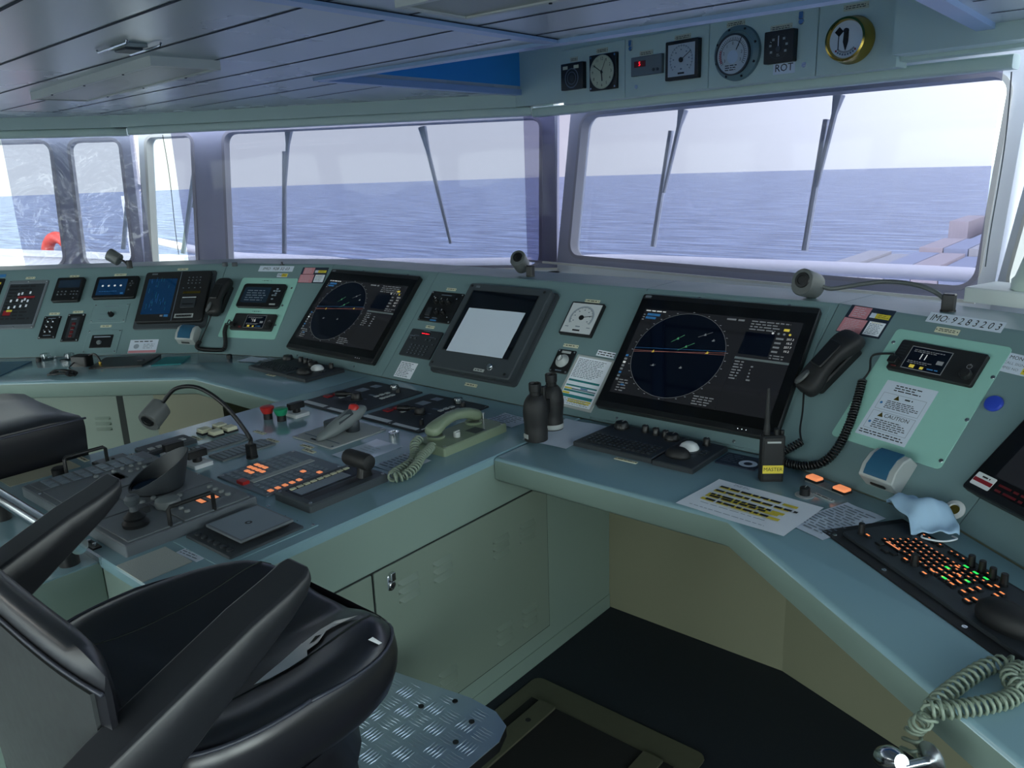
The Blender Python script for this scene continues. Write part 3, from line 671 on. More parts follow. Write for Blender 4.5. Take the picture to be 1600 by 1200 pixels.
b = MB().plate(-.062, .085, -.028, .028, 0, .0007, 'paper', .001, .0001).text('MONTE PASCOAL', .0145, -.05, .016, .001, 'ink', 'LEFT').text('CALL SIGN', .0105, -.056, -.001, .001, 'ink_soft', 'LEFT').text('MMSI NO', .0105, -.056, -.016, .001, 'ink_soft', 'LEFT').rect(-.004, .075, -.024, .006, .0012, 'yellow').scribble(.0, .07, -.02, .002, 2, 'ink', 3, z=.0015)
single(b, 'ship_label', 'white label with ship name and yellow strip at the right picture edge', 'label', 'R1', (.533, .448), rot=R(-3), z=.0005)
MB_ = MB().lathe([(.021, 0), (.022, .004), (.019, .009), (.008, .011)], 'blue_magnet', 28)
single(MB_, 'magnet', 'round blue magnet right of the caution sheet', 'magnet', 'R1', (.511, .330))
single(MB().lathe([(.024, 0), (.024, .003), (.014, .006), (.012, .002)], 'white', 24).disc(0, 0, .012, .0025, 'brass', 20), 'cable_grommet', 'round white grommet under the far right screen', 'grommet', 'R1', (.560, .040))
def sensorbox(fr, at, rot, label):
    t = thing('weather_sensor', label, 'wall sensor', fr, at, rot)
    sec = lambda x, k: [(x, -.046*k, 0), (x, .048*k, 0), (x, .044*k, .040), (x, .020*k, .056), (x, -.015*k, .060), (x, -.044*k, .050)]
    MB().loft([sec(-.048, .96), sec(-.045, 1), sec(.045, 1), sec(.048, .96)], 'lightgrey').build('case', t, smooth=30, bevel=.004)
    s2 = lambda x: [(x, .046, .0425), (x, .021, .0585), (x, -.015, .0625), (x, -.038, .0545), (x, -.038, .052), (x, -.015, .060), (x, .020, .056), (x, .044, .040)]
    MB().loft([s2(-.034), s2(.030)], 'sensor_blue').build('dark_cover', t, smooth=60)
    MB().plate(-.02, .02, -.05, -.046, .02, .03, 'black', .001).build('slot', t)
    return t
sensorbox('R1', (.378, .072), 0, 'small white box with dark blue curved cover below the right mint plate')
sensorbox('L2', (-.055, .093), R(-6), 'small white box with dark blue curved cover below the plotter screen')
# AIS style display at the right edge
t = thing('ais_display', 'dark tilted screen cut off by the right picture edge', 'display', 'R2', (.20, .30)); W, H = .252, .212
MB().plate(-W, W, -H, H, 0, .024, 'black', .008, .003).build('bezel', t); MB().rect(-W+.005, W-.005, -H+.02, H-.018, .0242, 'black_gloss').rect(-W+.055, W-.03, -H+.055, H-.03, .0245, 'screen_grey').build('screen', t, smooth=0)
MB().plate(-W+.012, -W+.068, -H+.016, -H+.05, .0242, .0248, 'white', .003, .0001).rect(-W+.013, -W+.067, -H+.026, -H+.036, .025, 'red_dark').scribble(-W+.03, -W+.055, -H+.038, -H+.047, 1, 'ink', 3, z=.0251).build('sticker', t, smooth=0)
MB().scribble(-W+.08, -W+.16, -H+.02, -H+.048, 2, 'led_dim', 8, z=.0248).build('red_lettering', t, smooth=0)
screws(t, [(-W+.03, -H-.012)], 0, .006, 'black')

# ---- left mint plate and the plotter wing
mintplate('L1', (-.447, -.108, .095, .455), 'left mint green plate holding two small black sets', [(-.126, .395), (-.14, .29), (-.135, .175)])
t, w, h = panel('L1', (-.408, -.152, .268, .411), 'gps_set', 'rounded black navigation set in the upper half of the left mint plate', 'navigation set', 'black', .013, .016, z=.003)
s = MB().rect(-w+.018, .047, -h+.028, h-.022, 0.0133, 'screen_dim')
s.scribble(-.09, .036, -.036, .035, 5, 'ink_soft', 6, z=.0136, fill=.4, ragged=.2); s.build('screen', t, smooth=0)
k = MB().plate(-.006, .006, -.004, .004, 0.013, .0155, 'key_grey', .002).build('key')
copies(k, 'key', t, [(.085, .04), (.07, .028), (.1, .028), (.085, .028), (.085, .014), (.07, .002), (.085, .002), (.075, -.02)])
flat('maker_badge', t, .0134, (.07, .105, -.056, -.047, 'lightgrey'))
vhf('L1', (-.387, -.142, .137, .231), 'black radio with small screen reading 16 in the lower left mint plate', (-.308, -.196, .150, .219), "'16", .95, 13)
b = MB().plate(-.104, .104, -.0175, .0175, 0, .0007, 'paper', .001, .0001).text('IMO  928 32 03', .025, 0, -.001, .001, 'ink', shear=.2)
single(b, 'number_label', 'white label reading IMO 928 32 03 at the left console top edge', 'label', 'L1', (-.268, .515))
b = MB().plate(-.031, .031, -.0115, .0115, 0, .0007, 'paper', .001, .0001).rect(-.004, .03, -.010, .010, .001, 'yellow').scribble(-.027, .026, -.007, .007, 2, 'ink', 3, z=.0013)
single(b, 'paper_label', 'tiny white and yellow label under the left IMO label', 'label', 'L1', (-.214, .475))
nameplate('L1', (-.29, .436), .056, 'mint nameplate above the rounded navigation set', m='mint', z=.003); nameplate('L1', (-.275, .25), .056, 'mint nameplate above the left small radio', m='mint', z=.003)
t, w, h = panel('L2', (-.362, .015, .144, .499), 'plotter_display', 'large black plotter with blue screen and printer slot left of the handset', 'display', 'charcoal', .006, .016)
MB().plate(-w+.012, w-.018, -h+.03, h-.014, .006, .026, 'black_soft', .014, .003).build('case', t); screws(t, [(-w+.014, -h+.05), (w-.02, -h+.06), (w-.02, h-.03), (-w+.014, h-.05)], .006, .005)
s = MB().rect(-w+.035, -.002, -h+.076, h-.06, .0264, 'screen_blue'); rd = random.Random(4)
for k in range(40): x = rd.uniform(-.15, -.012); y = rd.uniform(-.08, .1); s.rect(x, x+.0012, y, y+rd.uniform(.01, .04), .0267, rd.choice(['radar_blue', 'screen_dim', 'teal']))
s.rect(-.05, -.036, -h+.06, -h+.07, .0267, 'radar_text').rect(-.03, -.008, -h+.058, -h+.072, .0267, 'radar_blue'); s.build('screen', t, smooth=0)
MB().box(.012, .0145, -h+.034, h-.018, .0262, .027, 'ink_soft').build('divider', t)
MB().plate(.046, .122, -.068, -.012, .026, .032, 'charcoal2', .004).box(.056, .112, -.052, -.046, .032, .0325, 'black').build('printer_door', t)
flat('stickers', t, .0266, (.044, .134, .020, .034, 'brass'), (.046, .118, -.006, -.002, 'white'), (.026, .122, -.128, -.104, 'lightgrey'), (.032, .115, -.124, -.109, 'ink'))
k = MB().plate(-.005, .005, -.004, .004, .026, .0275, 'key_dark', .002).rect(-.002, .002, -.0012, .0012, .0276, 'ink_pale').build('key')
copies(k, 'key', t, [(.04+.03*i, .055) for i in range(4)]+[(.06+.02*i, .085+.018*j) for i in range(4) for j in range(3)])
flat('maker_badge', t, .0264, (-w+.045, -w+.075, h-.034, h-.024, 'panel_grey'))
t, w, h = panel('L2', (-1.096, -.882, .170, .473), 'alarm_panel', 'tall dark alarm panel with white tags near the left picture edge', 'alarm panel', 'panel_grey', .005, .008)
b = MB().rect(-w+.010, w-.010, -h+.022, h-.022, .0053, 'ink_pale').rect(-w+.0115, w-.0115, -h+.0235, h-.0235, .0055, 'charcoal2'); rd = random.Random(9)
b.scribble(-w+.02, w-.03, -h+.05, h-.03, 11, 'black', 5, z=.0057)
for x, y in ((-.03, .062), (-.012, .066), (.03, .07), (-.06, .02), (-.028, .024), (.0, .018), (.012, .028), (.03, .018), (-.06, -.022), (-.03, -.018), (.0, -.014), (.03, -.012)): b.rect(x-.005, x+.005, y-.008, y+.008, .0059, 'paper_white')
b.rect(-.066, -.036, -.048, -.036, .0059, 'yellow').rect(-.03, .06, .036, .048, .0058, 'red_dark').rect(-.08, -.04, -.07, -.04, .0058, 'red_dark'); b.build('mimic_face', t, smooth=0)
screws(t, corners(w, h, .010)+[(0, h-.010), (0, -h+.01)], .005, .004)
t, w, h = panel('L2', (-.828, -.682, .324, .474), 'instrument', 'square black instrument with dull upper screen and key rows', 'instrument', 'black', .018, .010)
MB().rect(-w+.018, w-.014, .008, h-.018, .0183, 'screen_dim').build('screen', t, smooth=0)
k = MB().plate(-.006, .006, -.004, .004, .018, .0205, 'key_dark', .002).rect(-.003, .003, -.001, .001, .0206, 'ink_pale').build('key')
copies(k, 'key', t, [(-.045+.02*i, -.016-.018*j) for i in range(3) for j in range(2)]+[(.025+.016*i, -.016-.018*j) for i in range(3) for j in range(2)]+[(.044, -.058)])
t, w, h = panel('L2', (-.616, -.390, .335, .471), 'instrument', 'wide black instrument with four white icons on a blue screen', 'instrument', 'black', .018, .010)
s = MB().rect(-w+.018, .058, -h+.018, h-.018, .0183, 'screen_blue')
for k in range(4): s.disc(-.068+.032*k, .008, .006, .0186, 'radar_white', 8)
s.rect(.034, .05, -.046, -.036, .0186, 'radar_blue').scribble(-.08, .02, -.03, -.024, 1, 'radar_blue', 3, z=.0186).build('screen', t, smooth=0)
k = MB().plate(-.006, .006, -.004, .004, .018, .0205, 'key_dark', .002).rect(-.002, .002, -.001, .001, .0206, 'ink_pale').build('key'); copies(k, 'key', t, [(.075, .02), (.09, .02), (.082, .034), (.082, .006), (.075, -.02)])
t, w, h = panel('L2', (-.843, -.753, .106, .241), 'switch_panel', 'narrow black panel with toggle switches, left of two', 'control panel', 'black', .005, .003)
screws(t, corners(w, h), .005, .004); k = MB().cyl(0, 0, .005, .005, .009, 'steel', 12).cyl(0, .003, .0025, .009, .02, 'steel', 10).build('toggle'); copies(k, 'toggle', t, [(-.014, .03), (.012, .03), (-.014, 0), (.014, -.004), (-.014, -.03), (.012, -.03)])
flat('legends', t, .0055, (-.02, .02, .05, .055, 'ink_soft'), (-.02, .02, -.052, -.048, 'ink_soft'))
t, w, h = panel('L2', (-.720, -.629, .085, .251), 'switch_panel', 'narrow black panel with reddish keys, right of two', 'control panel', 'black', .005, .003)
screws(t, corners(w, h), .005, .004); MB().rect(-.024, .024, -.064, .064, .0053, 'charcoal2').scribble(-.02, .02, .044, .056, 1, 'ink_soft', 2, z=.0056).build('face_sheet', t, smooth=0)
k = MB().plate(-.009, .009, -.008, .008, .0055, .008, 'led_dim', .002).build('key'); copies(k, 'key', t, [(0, .02), (0, -.006), (0, -.03), (0, -.052)])
t, w, h = panel('L2', (-.598, -.410, .192, .309), 'knob_plate', 'green screwed plate with a single black knob under the wide instrument', 'control panel', 'console', .003, .003)
screws(t, corners(w, h, .01), .003, .004); knob(t, [(.012, -.012)], .013, .02, .003); flat('legends', t, .0034, (-.035, .04, .04, .043, 'ink_soft'), (-.05, -.01, -.008, -.005, 'ink_soft'), (-.05, .04, -.04, -.037, 'ink_soft'))
t, w, h = panel('L2', (-.591, -.414, .010, .150), 'socket_plate', 'green screwed plate with a black square insert above the worktop', 'control panel', 'console', .003, .003)
screws(t, corners(w, h, .01), .003, .004); MB().plate(-.058, .052, -.038, .038, .003, .006, 'black', .003).rect(-.045, .04, .022, .028, .0063, 'ink_pale').build('insert', t); knob(t, [(-.012, -.008)], .011, .008, .006, 'grey', 'socket', False)
b = MB().plate(-.072, .072, -.039, .039, 0, .0008, 'paper', .001, .0001).rect(-.07, .07, -.038, -.024, .0011, 'pink').scribble(-.05, .05, .022, .034, 1, 'ink', 3, z=.0011).disc(-.035, .0, .014, .0011, 'ink_pale', 16).scribble(.0, .06, -.016, .016, 3, 'ink_pale', 4, z=.0011)
single(b, 'warning_sticker', 'white sticker with red bottom bar below the plotter display', 'sticker', 'L2', (-.285, .046))
for a, w, l in (((-.99, .490), .05, 'cream nameplate above the tall alarm panel'), ((-.752, .492), .05, 'cream nameplate above the square black instrument'), ((-.505, .493), .064, 'cream nameplate above the wide black instrument'), ((-.797, .257), .054, 'cream nameplate above the left toggle panel'), ((-.674, .264), .054, 'cream nameplate above the reddish key panel'), ((-.505, .172), .058, 'cream nameplate above the black square insert'), ((-.174, .516), .056, 'cream nameplate above the plotter display')): nameplate('L2', a, w, l)
t, w, h = panel('L2', (-1.36, -1.125, .17, .49), 'alarm_panel', 'black panel with yellow caption cut off at the left picture edge', 'alarm panel', 'black', .005, .006)
flat('captions', t, .0055, (w-.05, w-.012, .12, .135, 'yellow'), (w-.09, w-.02, .06, .066, 'ink_soft')); 
b = MB().plate(-.04, .04, -.01, .01, 0, .0008, 'radar_blue', .001, .0001); single(b, 'blue_label', 'blue label strip at the top left console edge', 'label', 'L2', (-1.17, .51))

# ---- telephone handsets with coiled cords
def handset(fr, p0, p1, label, k=1.):
    p0, p1 = Vector(p0), Vector(p1); d = p1-p0; Lh = d.length; rot = math.atan2(-d.x, d.y)
    t = thing('telephone_handset', label, 'handset', fr, p0, rot)
    w = .040*k
    def sec(y, hw, z0, z1, e=.6): return [(hw*math.copysign(abs(cos(a))**e, cos(a)), y, (z0+z1)/2+(z1-z0)/2*math.copysign(abs(sin(a))**e, sin(a))) for a in [2*pi*i/16 for i in range(16)]]
    MB().loft([sec(0, w*.5, .012, .035), sec(.006, w*.9, .006, .05), sec(.03, w*1.05, .004, .055), sec(.055, w, .006, .062), sec(Lh*.36, w*.84, .026, .066), sec(Lh*.62, w*.84, .028, .068), sec(Lh-.055, w*1.0, .010, .068), sec(Lh-.03, w*1.05, .006, .064), sec(Lh-.006, w*.95, .008, .052), sec(Lh, w*.55, .014, .04)], 'black_soft').build('handset_body', t, smooth=180, sub=1)
    MB().push(Matrix.Translation((-.016*k, .034, .048)) @ Matrix.Rotation(R(-35), 4, 'Y')).lathe([(.026*k, 0), (.027*k, .006), (.022*k, .010), (.004, .011)], 'lampgrey', 24).pop().build('mouthpiece_cap', t)
    MB().plate(-w*.55, w*.55, Lh*.34, Lh*.74, .062, .071, 'black', .008, .003).build('grip_pad', t)
    MB().plate(-.035*k, .035*k, .03, Lh-.03, 0, .026, 'black', .01, .004).build('cradle', t)
    return t
hs_r = handset('R1', (.020, .215), (.078, .435), 'black handset hanging right of the right radar display', 1.05)
hs_l = handset('L1', (-.512, .205), (-.515, .425), 'black handset hanging between the plotter and the left mint plate', 1.05)
def cord(par, world, rad, turns, m, r=.0028, lead=None, lead2=None):
    b = MB().tube(coil(world, rad, turns, 9), r, m, 6)
    for l in (lead, lead2):
        if l: b.tube(spline([Vector(p) for p in l], 8), r, m, 6)
    return b.build('coiled_cord', par, smooth=180, M=par.matrix_world.inverted())
def fw_(fr, a, s, n): return FR[fr] @ Vector((a, s, n))
def r1(a, s, n=.02): return fw_('R1', a, s, n)
def tt(q, z=.829): return (q[0], q[1], z)
cord(hs_r, [(-0.7378, 2.1322, 0.8782), (-0.7620, 2.1219, 0.8591), (-0.7864, 2.1114, 0.8397), (-0.7847, 2.0992, 0.8283), (-0.7527, 2.0837, 0.8248), (-0.7024, 2.0722, 0.8320), (-0.6563, 2.0756, 0.8524), (-0.6309, 2.1039, 0.8897), (-0.6205, 2.1544, 0.9434), (-0.6204, 2.2074, 0.9957), (-0.6245, 2.2593, 1.0455)], .0098, 60, 'black', .0030,
     [r1(.022, .225, .03), (-0.7647, 2.2018, 0.9456), (-0.7541, 2.1601, 0.9026), (-0.7378, 2.1322, 0.8782)], [(-0.6245, 2.2593, 1.0455), (-0.6138, 2.2803, 1.0701), (-0.6170, 2.3090, 1.1060), r1(.212, .395, .03), r1(.22, .388, .03)])
cord(hs_l, [fw_('L1', -.53, .06, .012), fw_('L1', -.535, .03, .014), fw_('L1', -.50, .014, .014), fw_('L1', -.40, .014, .014), fw_('L1', -.368, .022, .014), fw_('L1', -.375, .06, .014), fw_('L1', -.405, .12, .016), fw_('L1', -.41, .165, .016)], .0085, 50, 'black', .0026,
     [fw_('L1', -.512, .21, .03), fw_('L1', -.52, .14, .02), fw_('L1', -.53, .06, .012)], [fw_('L1', -.41, .165, .016), fw_('L1', -.405, .185, .02), fw_('L1', -.385, .175, .03)])
# ---------------------------------------------------------------- controls set into the island top
def pump(label, x0, x1, y0, y1, seed):
    t, w, h = panel('T', (x0, x1, y0, y1), 'thruster_panel', label, 'control panel', 'charcoal2', .006, .004)
    screws(t, corners(w, h, .009)+[(0, -h+.009), (0, h-.009)], .006, .0035)
    for q_ in ((-w+.006, -.012, -h+.008, -h+.034, 'white'), (.012, w-.02, -h+.006, -h+.026, 'white'), (w-.012, w-.004, -h+.02, -h+.08, 'white'),
         (-w+.05, -w+.095, .045, .09, 'ink_pale'), (-w+.06, -w+.10, .115, .15, 'ink_pale'), (.0, .03, .03, .045, 'ink_soft'), (-.03, -.015, -.02, -.01, 'ink_soft'), (.03, .045, -.02, -.01, 'ink_soft')): flat('caption_label', t, .0064, q_)
    k = MB().plate(-.016, .016, -.013, .013, .006, .012, 'red_dark', .003).build('red_key'); copies(k, 'red_key', t, [(-w+.035, -.072), (-w+.045, -.034)])
    k = MB().plate(-.008, .008, -.010, .010, .006, .009, 'lightgrey', .002).build('key'); copies(k, 'key', t, [(.045, .035), (.045, .062), (.047, .089), (.085, .03), (.085, .055), (.085, .08), (-w+.09, -.05), (-w+.09, -.02)])
    j = MB().cyl(0, 0, .024, .006, .010, 'black', 28, ch=.001).lathe([(.020, .010), (.019, .026), (.014, .032), (.003, .033)], 'black', 24).build('lever_hub', t, M=Matrix.Translation((.006, -.03, 0)))
    b = MB().push(Matrix.Rotation(R(212), 4, 'Z')).tube([(.006, 0, .027), (.034, 0, .026)], .006, 'black', 10).tube([(.034, 0, .026), (.042, 0, .026), (.075, 0, .026), (.082, 0, .026)], [.008, .0115, .0115, .008], 'black', 14).pop().build('lever_handle', j)
    MB().lathe([(.019, .006), (.02, .012), (.016, .026), (.004, .028)], 'clear_cup', 20).build('clear_cover', t, M=Matrix.Translation((.032, .140, 0)))
    MB().cyl(0, 0, .010, .006, .014, 'lightgrey', 16).build('covered_switch', t, M=Matrix.Translation((.032, .140, 0)))
    knob(t, [(.075, .12)], .009, .014, .006); knob(t, [(.105, -.118)], .008, .02, .006, name='pin')
    return t
pump('dark control panel with two red keys, far left of two under the console face', -2.479, -2.182, 1.687, 2.051, 1)
pump('dark control panel with two red keys, right of two beside the grey telephone', -2.140, -1.838, 1.697, 2.050, 2)
# grey-green telephone
t, w, h = panel('T', (-1.743, -1.610, 1.585, 1.880), 'telephone', 'grey green desk telephone lying at the island edge', 'telephone', 'phone', .028, .008, ch=.004)
tel = t; MB().rect(.004, .052, .01, .06, .0284, 'charcoal').build('dark_window', t, smooth=0)
MB().cyl(0, 0, .011, .028, .045, 'lightgrey', 16, ch=.002).box(-.003, .003, -.011, .011, .044, .048, 'lightgrey').build('volume_knob', t, M=Matrix.Translation((.022, -.045, 0)))
screws(t, [(w-.012, h-.014), (w-.012, -h+.014), (-w+.012, h-.014)], .028, .005)
MB().lathe([(.028, .028), (.03, .034), (.026, .036), (.02, .030)], 'phone', 24).build('cradle_cup', t, M=Matrix.Translation((-.028, .088, 0)))
MB().lathe([(.028, .028), (.03, .034), (.026, .036), (.02, .030)], 'phone', 24).build('cradle_cup', t, M=Matrix.Translation((-.028, -.088, 0)))
MB().cyl(0, 0, .006, .028, .05, 'steel', 12).build('hook_pin', t, M=Matrix.Translation((-.028, .135, 0)))
def osec(y, hw, z0, z1, e=.75): return [(hw*math.copysign(abs(cos(a))**e, cos(a)), y, (z0+z1)/2+(z1-z0)/2*math.copysign(abs(sin(a))**e, sin(a))) for a in [2*pi*i/18 for i in range(18)]]
MB().loft([osec(-.118, .012, .045, .062), osec(-.112, .026, .036, .07), osec(-.085, .030, .034, .078), osec(-.062, .022, .052, .086), osec(0, .019, .066, .096), osec(.062, .022, .052, .088), osec(.085, .030, .034, .08), osec(.112, .026, .036, .07), osec(.118, .012, .045, .06)], 'phone').build('handset', t, smooth=180, sub=1, M=Matrix.Translation((-.030, 0, .0)))
cord(tel,
     [(-1.712, 1.585, .855), (-1.700, 1.55, .85), (-1.665, 1.515, .836), (-1.63, 1.47, .833), (-1.615, 1.42, .832), (-1.605, 1.375, .831), (-1.585, 1.36, .831), (-1.572, 1.39, .831), (-1.585, 1.44, .836), (-1.62, 1.50, .842), (-1.645, 1.55, .84), (-1.668, 1.59, .838)], .0125, 40, 'phone_cord', .0031)
# follow-up tiller on its pale plate
t, w, h = panel('T', (-2.165, -1.955, 1.432, 1.662), 'tiller', 'grey tiller lever with red thumb button on a pale plate', 'lever', 'lightgrey', .004, .006)
screws(t, corners(w, h, .012), .004, .005); flat('printed_legend', t, .0044, (-.09, .09, -.075, -.069, 'ink_soft'), (-.03, .02, -.098, -.088, 'ink'))
b = MB()
def tsec(y, hw, z0, z1): return [(hw*cos(a), y, (z0+z1)/2+(z1-z0)/2*sin(a)) for a in [2*pi*i/16 for i in range(16)]]
b.loft([tsec(-.105, .008, .006, .018), tsec(-.09, .019, .005, .028), tsec(-.04, .026, .006, .054), tsec(.02, .028, .018, .078), tsec(.06, .026, .034, .084), tsec(.085, .02, .05, .082), tsec(.098, .01, .058, .076)], 'grey')
b.cyl(.0, .04, .024, .004, .05, 'charcoal', 20); lv = b.build('tiller_body', t, smooth=180, M=Matrix.Translation((.02, 0, 0)))
MB().push(Matrix.Translation((.0, .052, .082)) @ Matrix.Rotation(R(-20), 4, 'X')).lathe([(.017, -.01), (.017, .004), (.012, .010), (.003, .012)], 'red_btn', 20).pop().build('red_button', lv)
MB().loft([[(.006, -.03, .052), (.022, -.03, .046), (.022, .03, .066), (.006, .03, .078)], [(.008, -.026, .058), (.024, -.026, .05), (.024, .03, .07), (.008, .03, .084)]], 'charcoal').build('thumb_pad', lv)
MB().plate(-.06, -.02, -.02, .04, .004, .04, 'charcoal', .006, .004).build('pivot_block', t)
# throttle unit
t, w, h = panel('T', (-1.766, -1.608, 1.093, 1.361), 'throttle_unit', 'low black framed lever unit with a lit row of yellow tabs', 'lever unit', 'charcoal', .022, .008, ch=.004)
screws(t, corners(w, h, .012), .022, .005)
MB().plate(-w+.02, .012, -h+.022, h-.022, .022, .0226, 'black_gloss', .002, .0002).build('display_strip', t)
MB().rect(-w+.04, .004, -h+.03, h-.07, .0229, 'key_grey').build('grey_screen', t, smooth=0)
MB().rect(.022, .05, -h+.022, h-.022, .0224, 'black').build('lever_slot', t, smooth=0)
k = MB().plate(-.006, .006, -.009, .009, .0226, .0244, 'dial_cream', .002, .0005).build('tab'); copies(k, 'tab', t, [(-w+.029, -.092+.0225*i) for i in range(9)])
j = MB().loft([[(x, y, .02) for x, y in rrect(.022, .05, .06, .105, .008)], [(x, y, .05) for x, y in rrect(.024, .048, .066, .10, .008)]], 'black').build('lever_stem', t)
MB().push(Matrix.Translation((.016, .083, .066)) @ Matrix.Rotation(R(90), 4, 'Y')).lathe([(.010, -.052), (.021, -.048), (.0235, -.04), (.0235, .038), (.021, .046), (.010, .05)], 'black_soft', 24).pop().build('lever_grip', j)
# alarm panel with orange keys
t, w, h = panel('T', (-2.044, -1.794, 1.089, 1.355), 'alarm_panel', 'grey blue key panel with glowing orange keys in the middle of the island', 'key panel', 'panel_blue', .004, .004)
screws(t, corners(w, h, .012), .004, .005)
MB().box(-.012, .012, -.10, .11, .004, .006, 'lightgrey').build('caption_bar', t)
ko = MB().plate(-.008, .008, -.0065, .0065, .004, .006, 'lamp_orange', .0015, .0005).build('orange_key'); kg = MB().plate(-.008, .008, -.0065, .0065, .004, .006, 'key_grey', .0015, .0005).build('grey_key')
on = {(0, 3), (1, 3), (2, 3), (0, 4), (1, 4), (2, 4), (1, 2), (2, 2), (3, 3)}; so, sg = [], []
for i in range(5):
    for j in range(9): (so if (i, j) in on else sg).append((-.108+.0215*i, -.105+.0235*j))
for i in range(4):
    for j in range(9): (so if (i == 3 and j < 5) or (i, j) == (1, 6) or (i, j) == (3, 7) else sg).append((.032+.023*i, -.105+.0235*j))
copies(ko, 'orange_key', t, so); copies(kg, 'grey_key', t, sg)
MB().plate(-.017, .017, -.011, .011, .004, .013, 'red_btn', .002, .001).build('red_key', t, M=Matrix.Translation((-.012, -.118, 0)))
# rotary switches on white bases, push buttons
def rotary(x, y, label):
    t = thing('rotary_switch', label, 'switch', 'T', (x, y), group='rotary switches on the island')
    MB().plate(-.038, .038, -.03, .03, 0, .012, 'white', .003).build('base', t)
    MB().cyl(0, 0, .014, .012, .026, 'black', 16).prism(rrect(-.012, .012, -.032, .03, .004), .026, .048, 'black', ch=.002).build('switch_handle', t)
rotary(-2.316, 1.107, 'black rotary switch on white base by the black shrouded compass, far one'); rotary(-2.189, 1.112, 'black rotary switch on white base between compass hood and gooseneck lamp foot'); rotary(-2.362, 1.594, 'black rotary switch on white base beside the red and green buttons')
def mushroom(x, y, m, name, label):
    t = thing('push_button', label, 'button', 'T', (x, y)); MB().cyl(0, 0, .016, 0, .022, 'black', 20).build('collar', t)
    MB().lathe([(.018, .022), (.024, .036), (.025, .044), (.021, .047), (.004, .047)], m, 24).build(name, t)
mushroom(-2.412, 1.508, 'red_btn', 'red_cap', 'red mushroom push button at the far island edge'); mushroom(-2.350, 1.522, 'green_btn', 'green_cap', 'green mushroom push button next to the red one')
for i, (x, y) in enumerate(((-2.456, 1.288), (-2.402, 1.298), (-2.456, 1.345), (-2.402, 1.350))):
    t = thing('square_button', ('square ivory button, nearest the island edge of four', 'square ivory button, nearest the gooseneck lamp of four', 'square ivory button, far left of four by the island edge', 'square ivory button, far right of four before the striped strips')[i], 'button', 'T', (x, y), group='square ivory buttons')
    MB().plate(-.021, .021, -.021, .021, 0, .006, 'black', .003).build('collar', t); MB().plate(-.019, .019, -.019, .019, .006, .018, 'cream', .003, .003).build('cap', t)
def strip(b, label):
    t, w, h = panel('T', b, 'indicator_strip', label, 'indicator strip', 'grey', .005, .004); 
    MB().rect(-w+.008, w-.008, -h+.008, h-.008, .0053, 'charcoal').build('window', t, smooth=0)
    k = MB().plate(-w+.012, w-.012, -.0062, .0062, .0053, .0064, 'key_grey', .001, .0003).build('caption_tab'); copies(k, 'caption_tab', t, [(0, -h+.018+(2*h-.036)*i/9) for i in range(10)])
    screws(t, [(0, -h+.004), (0, h-.004)], .005, .003)
strip((-2.346, -2.262, 1.170, 1.350), 'grey striped indicator strip nearer the square ivory buttons'); strip((-2.228, -2.145, 1.168, 1.359), 'grey striped indicator strip at the gooseneck lamp foot')
t, w, h = panel('T', (-2.474, -2.385, 1.055, 1.222), 'dimmer_strip', 'long dark strip panel with three pale keys at the far island edge', 'control panel', 'charcoal', .012, .004)
k = MB().plate(-.011, .011, -.009, .009, .012, .015, 'lightgrey', .002).build('key'); copies(k, 'key', t, [(.012, -.055), (.012, -.028), (.006, .052)]); screws(t, corners(w, h, .006), .012, .003)
t, w, h = panel('T', (-2.472, -2.392, .920, 1.018), 'socket_hatch', 'square grey lid in black rim behind the flat handle of the autopilot unit', 'lid', 'black', .008, .004)
MB().plate(-w+.007, w-.007, -h+.007, h-.007, .008, .011, 'panel_grey', .003).build('lid', t); MB().cyl(0, 0, .005, .011, .014, 'black', 12).build('lid_knob', t)
# autopilot steering unit with compass hood
t, w, h = panel('T', (-2.372, -1.757, .692, 1.039), 'autopilot_unit', 'big grey autopilot unit with hooded round compass, keys and two bar handles', 'steering unit', 'panel_grey', .030, .006, ch=.003)
zt = .0304
def mod(x0, x1, y0, y1, nm='module'): return MB().plate(x0+w*0-2.0645*0, x1, y0, y1, .030, .0335, 'panel_grey', .004, .001).build(nm, t)
mod(-.296, -.215, -.155, .155, 'key_module'); mod(-.208, -.055, -.155, .16, 'display_module'); mod(-.048, .115, -.05, .16, 'compass_module'); mod(.122, .296, -.02, .16, 'override_module'); mod(-.048, .115, -.16, -.056, 'tiller_module'); mod(.122, .296, -.16, -.026, 'tiller_module')
k = MB().plate(-.011, .011, -.011, .011, .0335, .036, 'key_grey', .002, .0008).build('key'); copies(k, 'key', t, [(-.277+.0265*i, -.12+.03*j) for i in range(3) for j in range(9)])
r_ = MB().lathe([(.0075, .0335), (.0075, .037), (.005, .040), (.001, .0405)], 'grey', 14).build('round_key')
copies(r_, 'round_key', t, [(-.19, .03+.025*i) for i in range(4)]+[(-.15, .06+.02*i) for i in range(3)]+[(-.19+.03*i, -.02) for i in range(3)]+[(.14+.028*i, .01) for i in range(5)]+[(.15+.03*i, .13) for i in range(4)]+[(-.03, -.03), (.10, -.03), (.10, .0), (.14, .05)])
flat('lcd_windows', t, .0338, (-.175, -.11, .105, .14, 'charcoal2'), (-.17, -.115, .108, .134, 'ink_soft'), (-.175, -.11, .0, .035, 'charcoal2'), (-.17, -.115, .004, .030, 'ink_soft'))
flat('orange_windows', t, .0338, (.20, .24, .055, .078, 'black'), (.205, .236, .058, .072, 'lamp_orange', .0003), (.20, .24, .085, .112, 'black'), (.205, .236, .088, .108, 'lamp_orange', .0003))
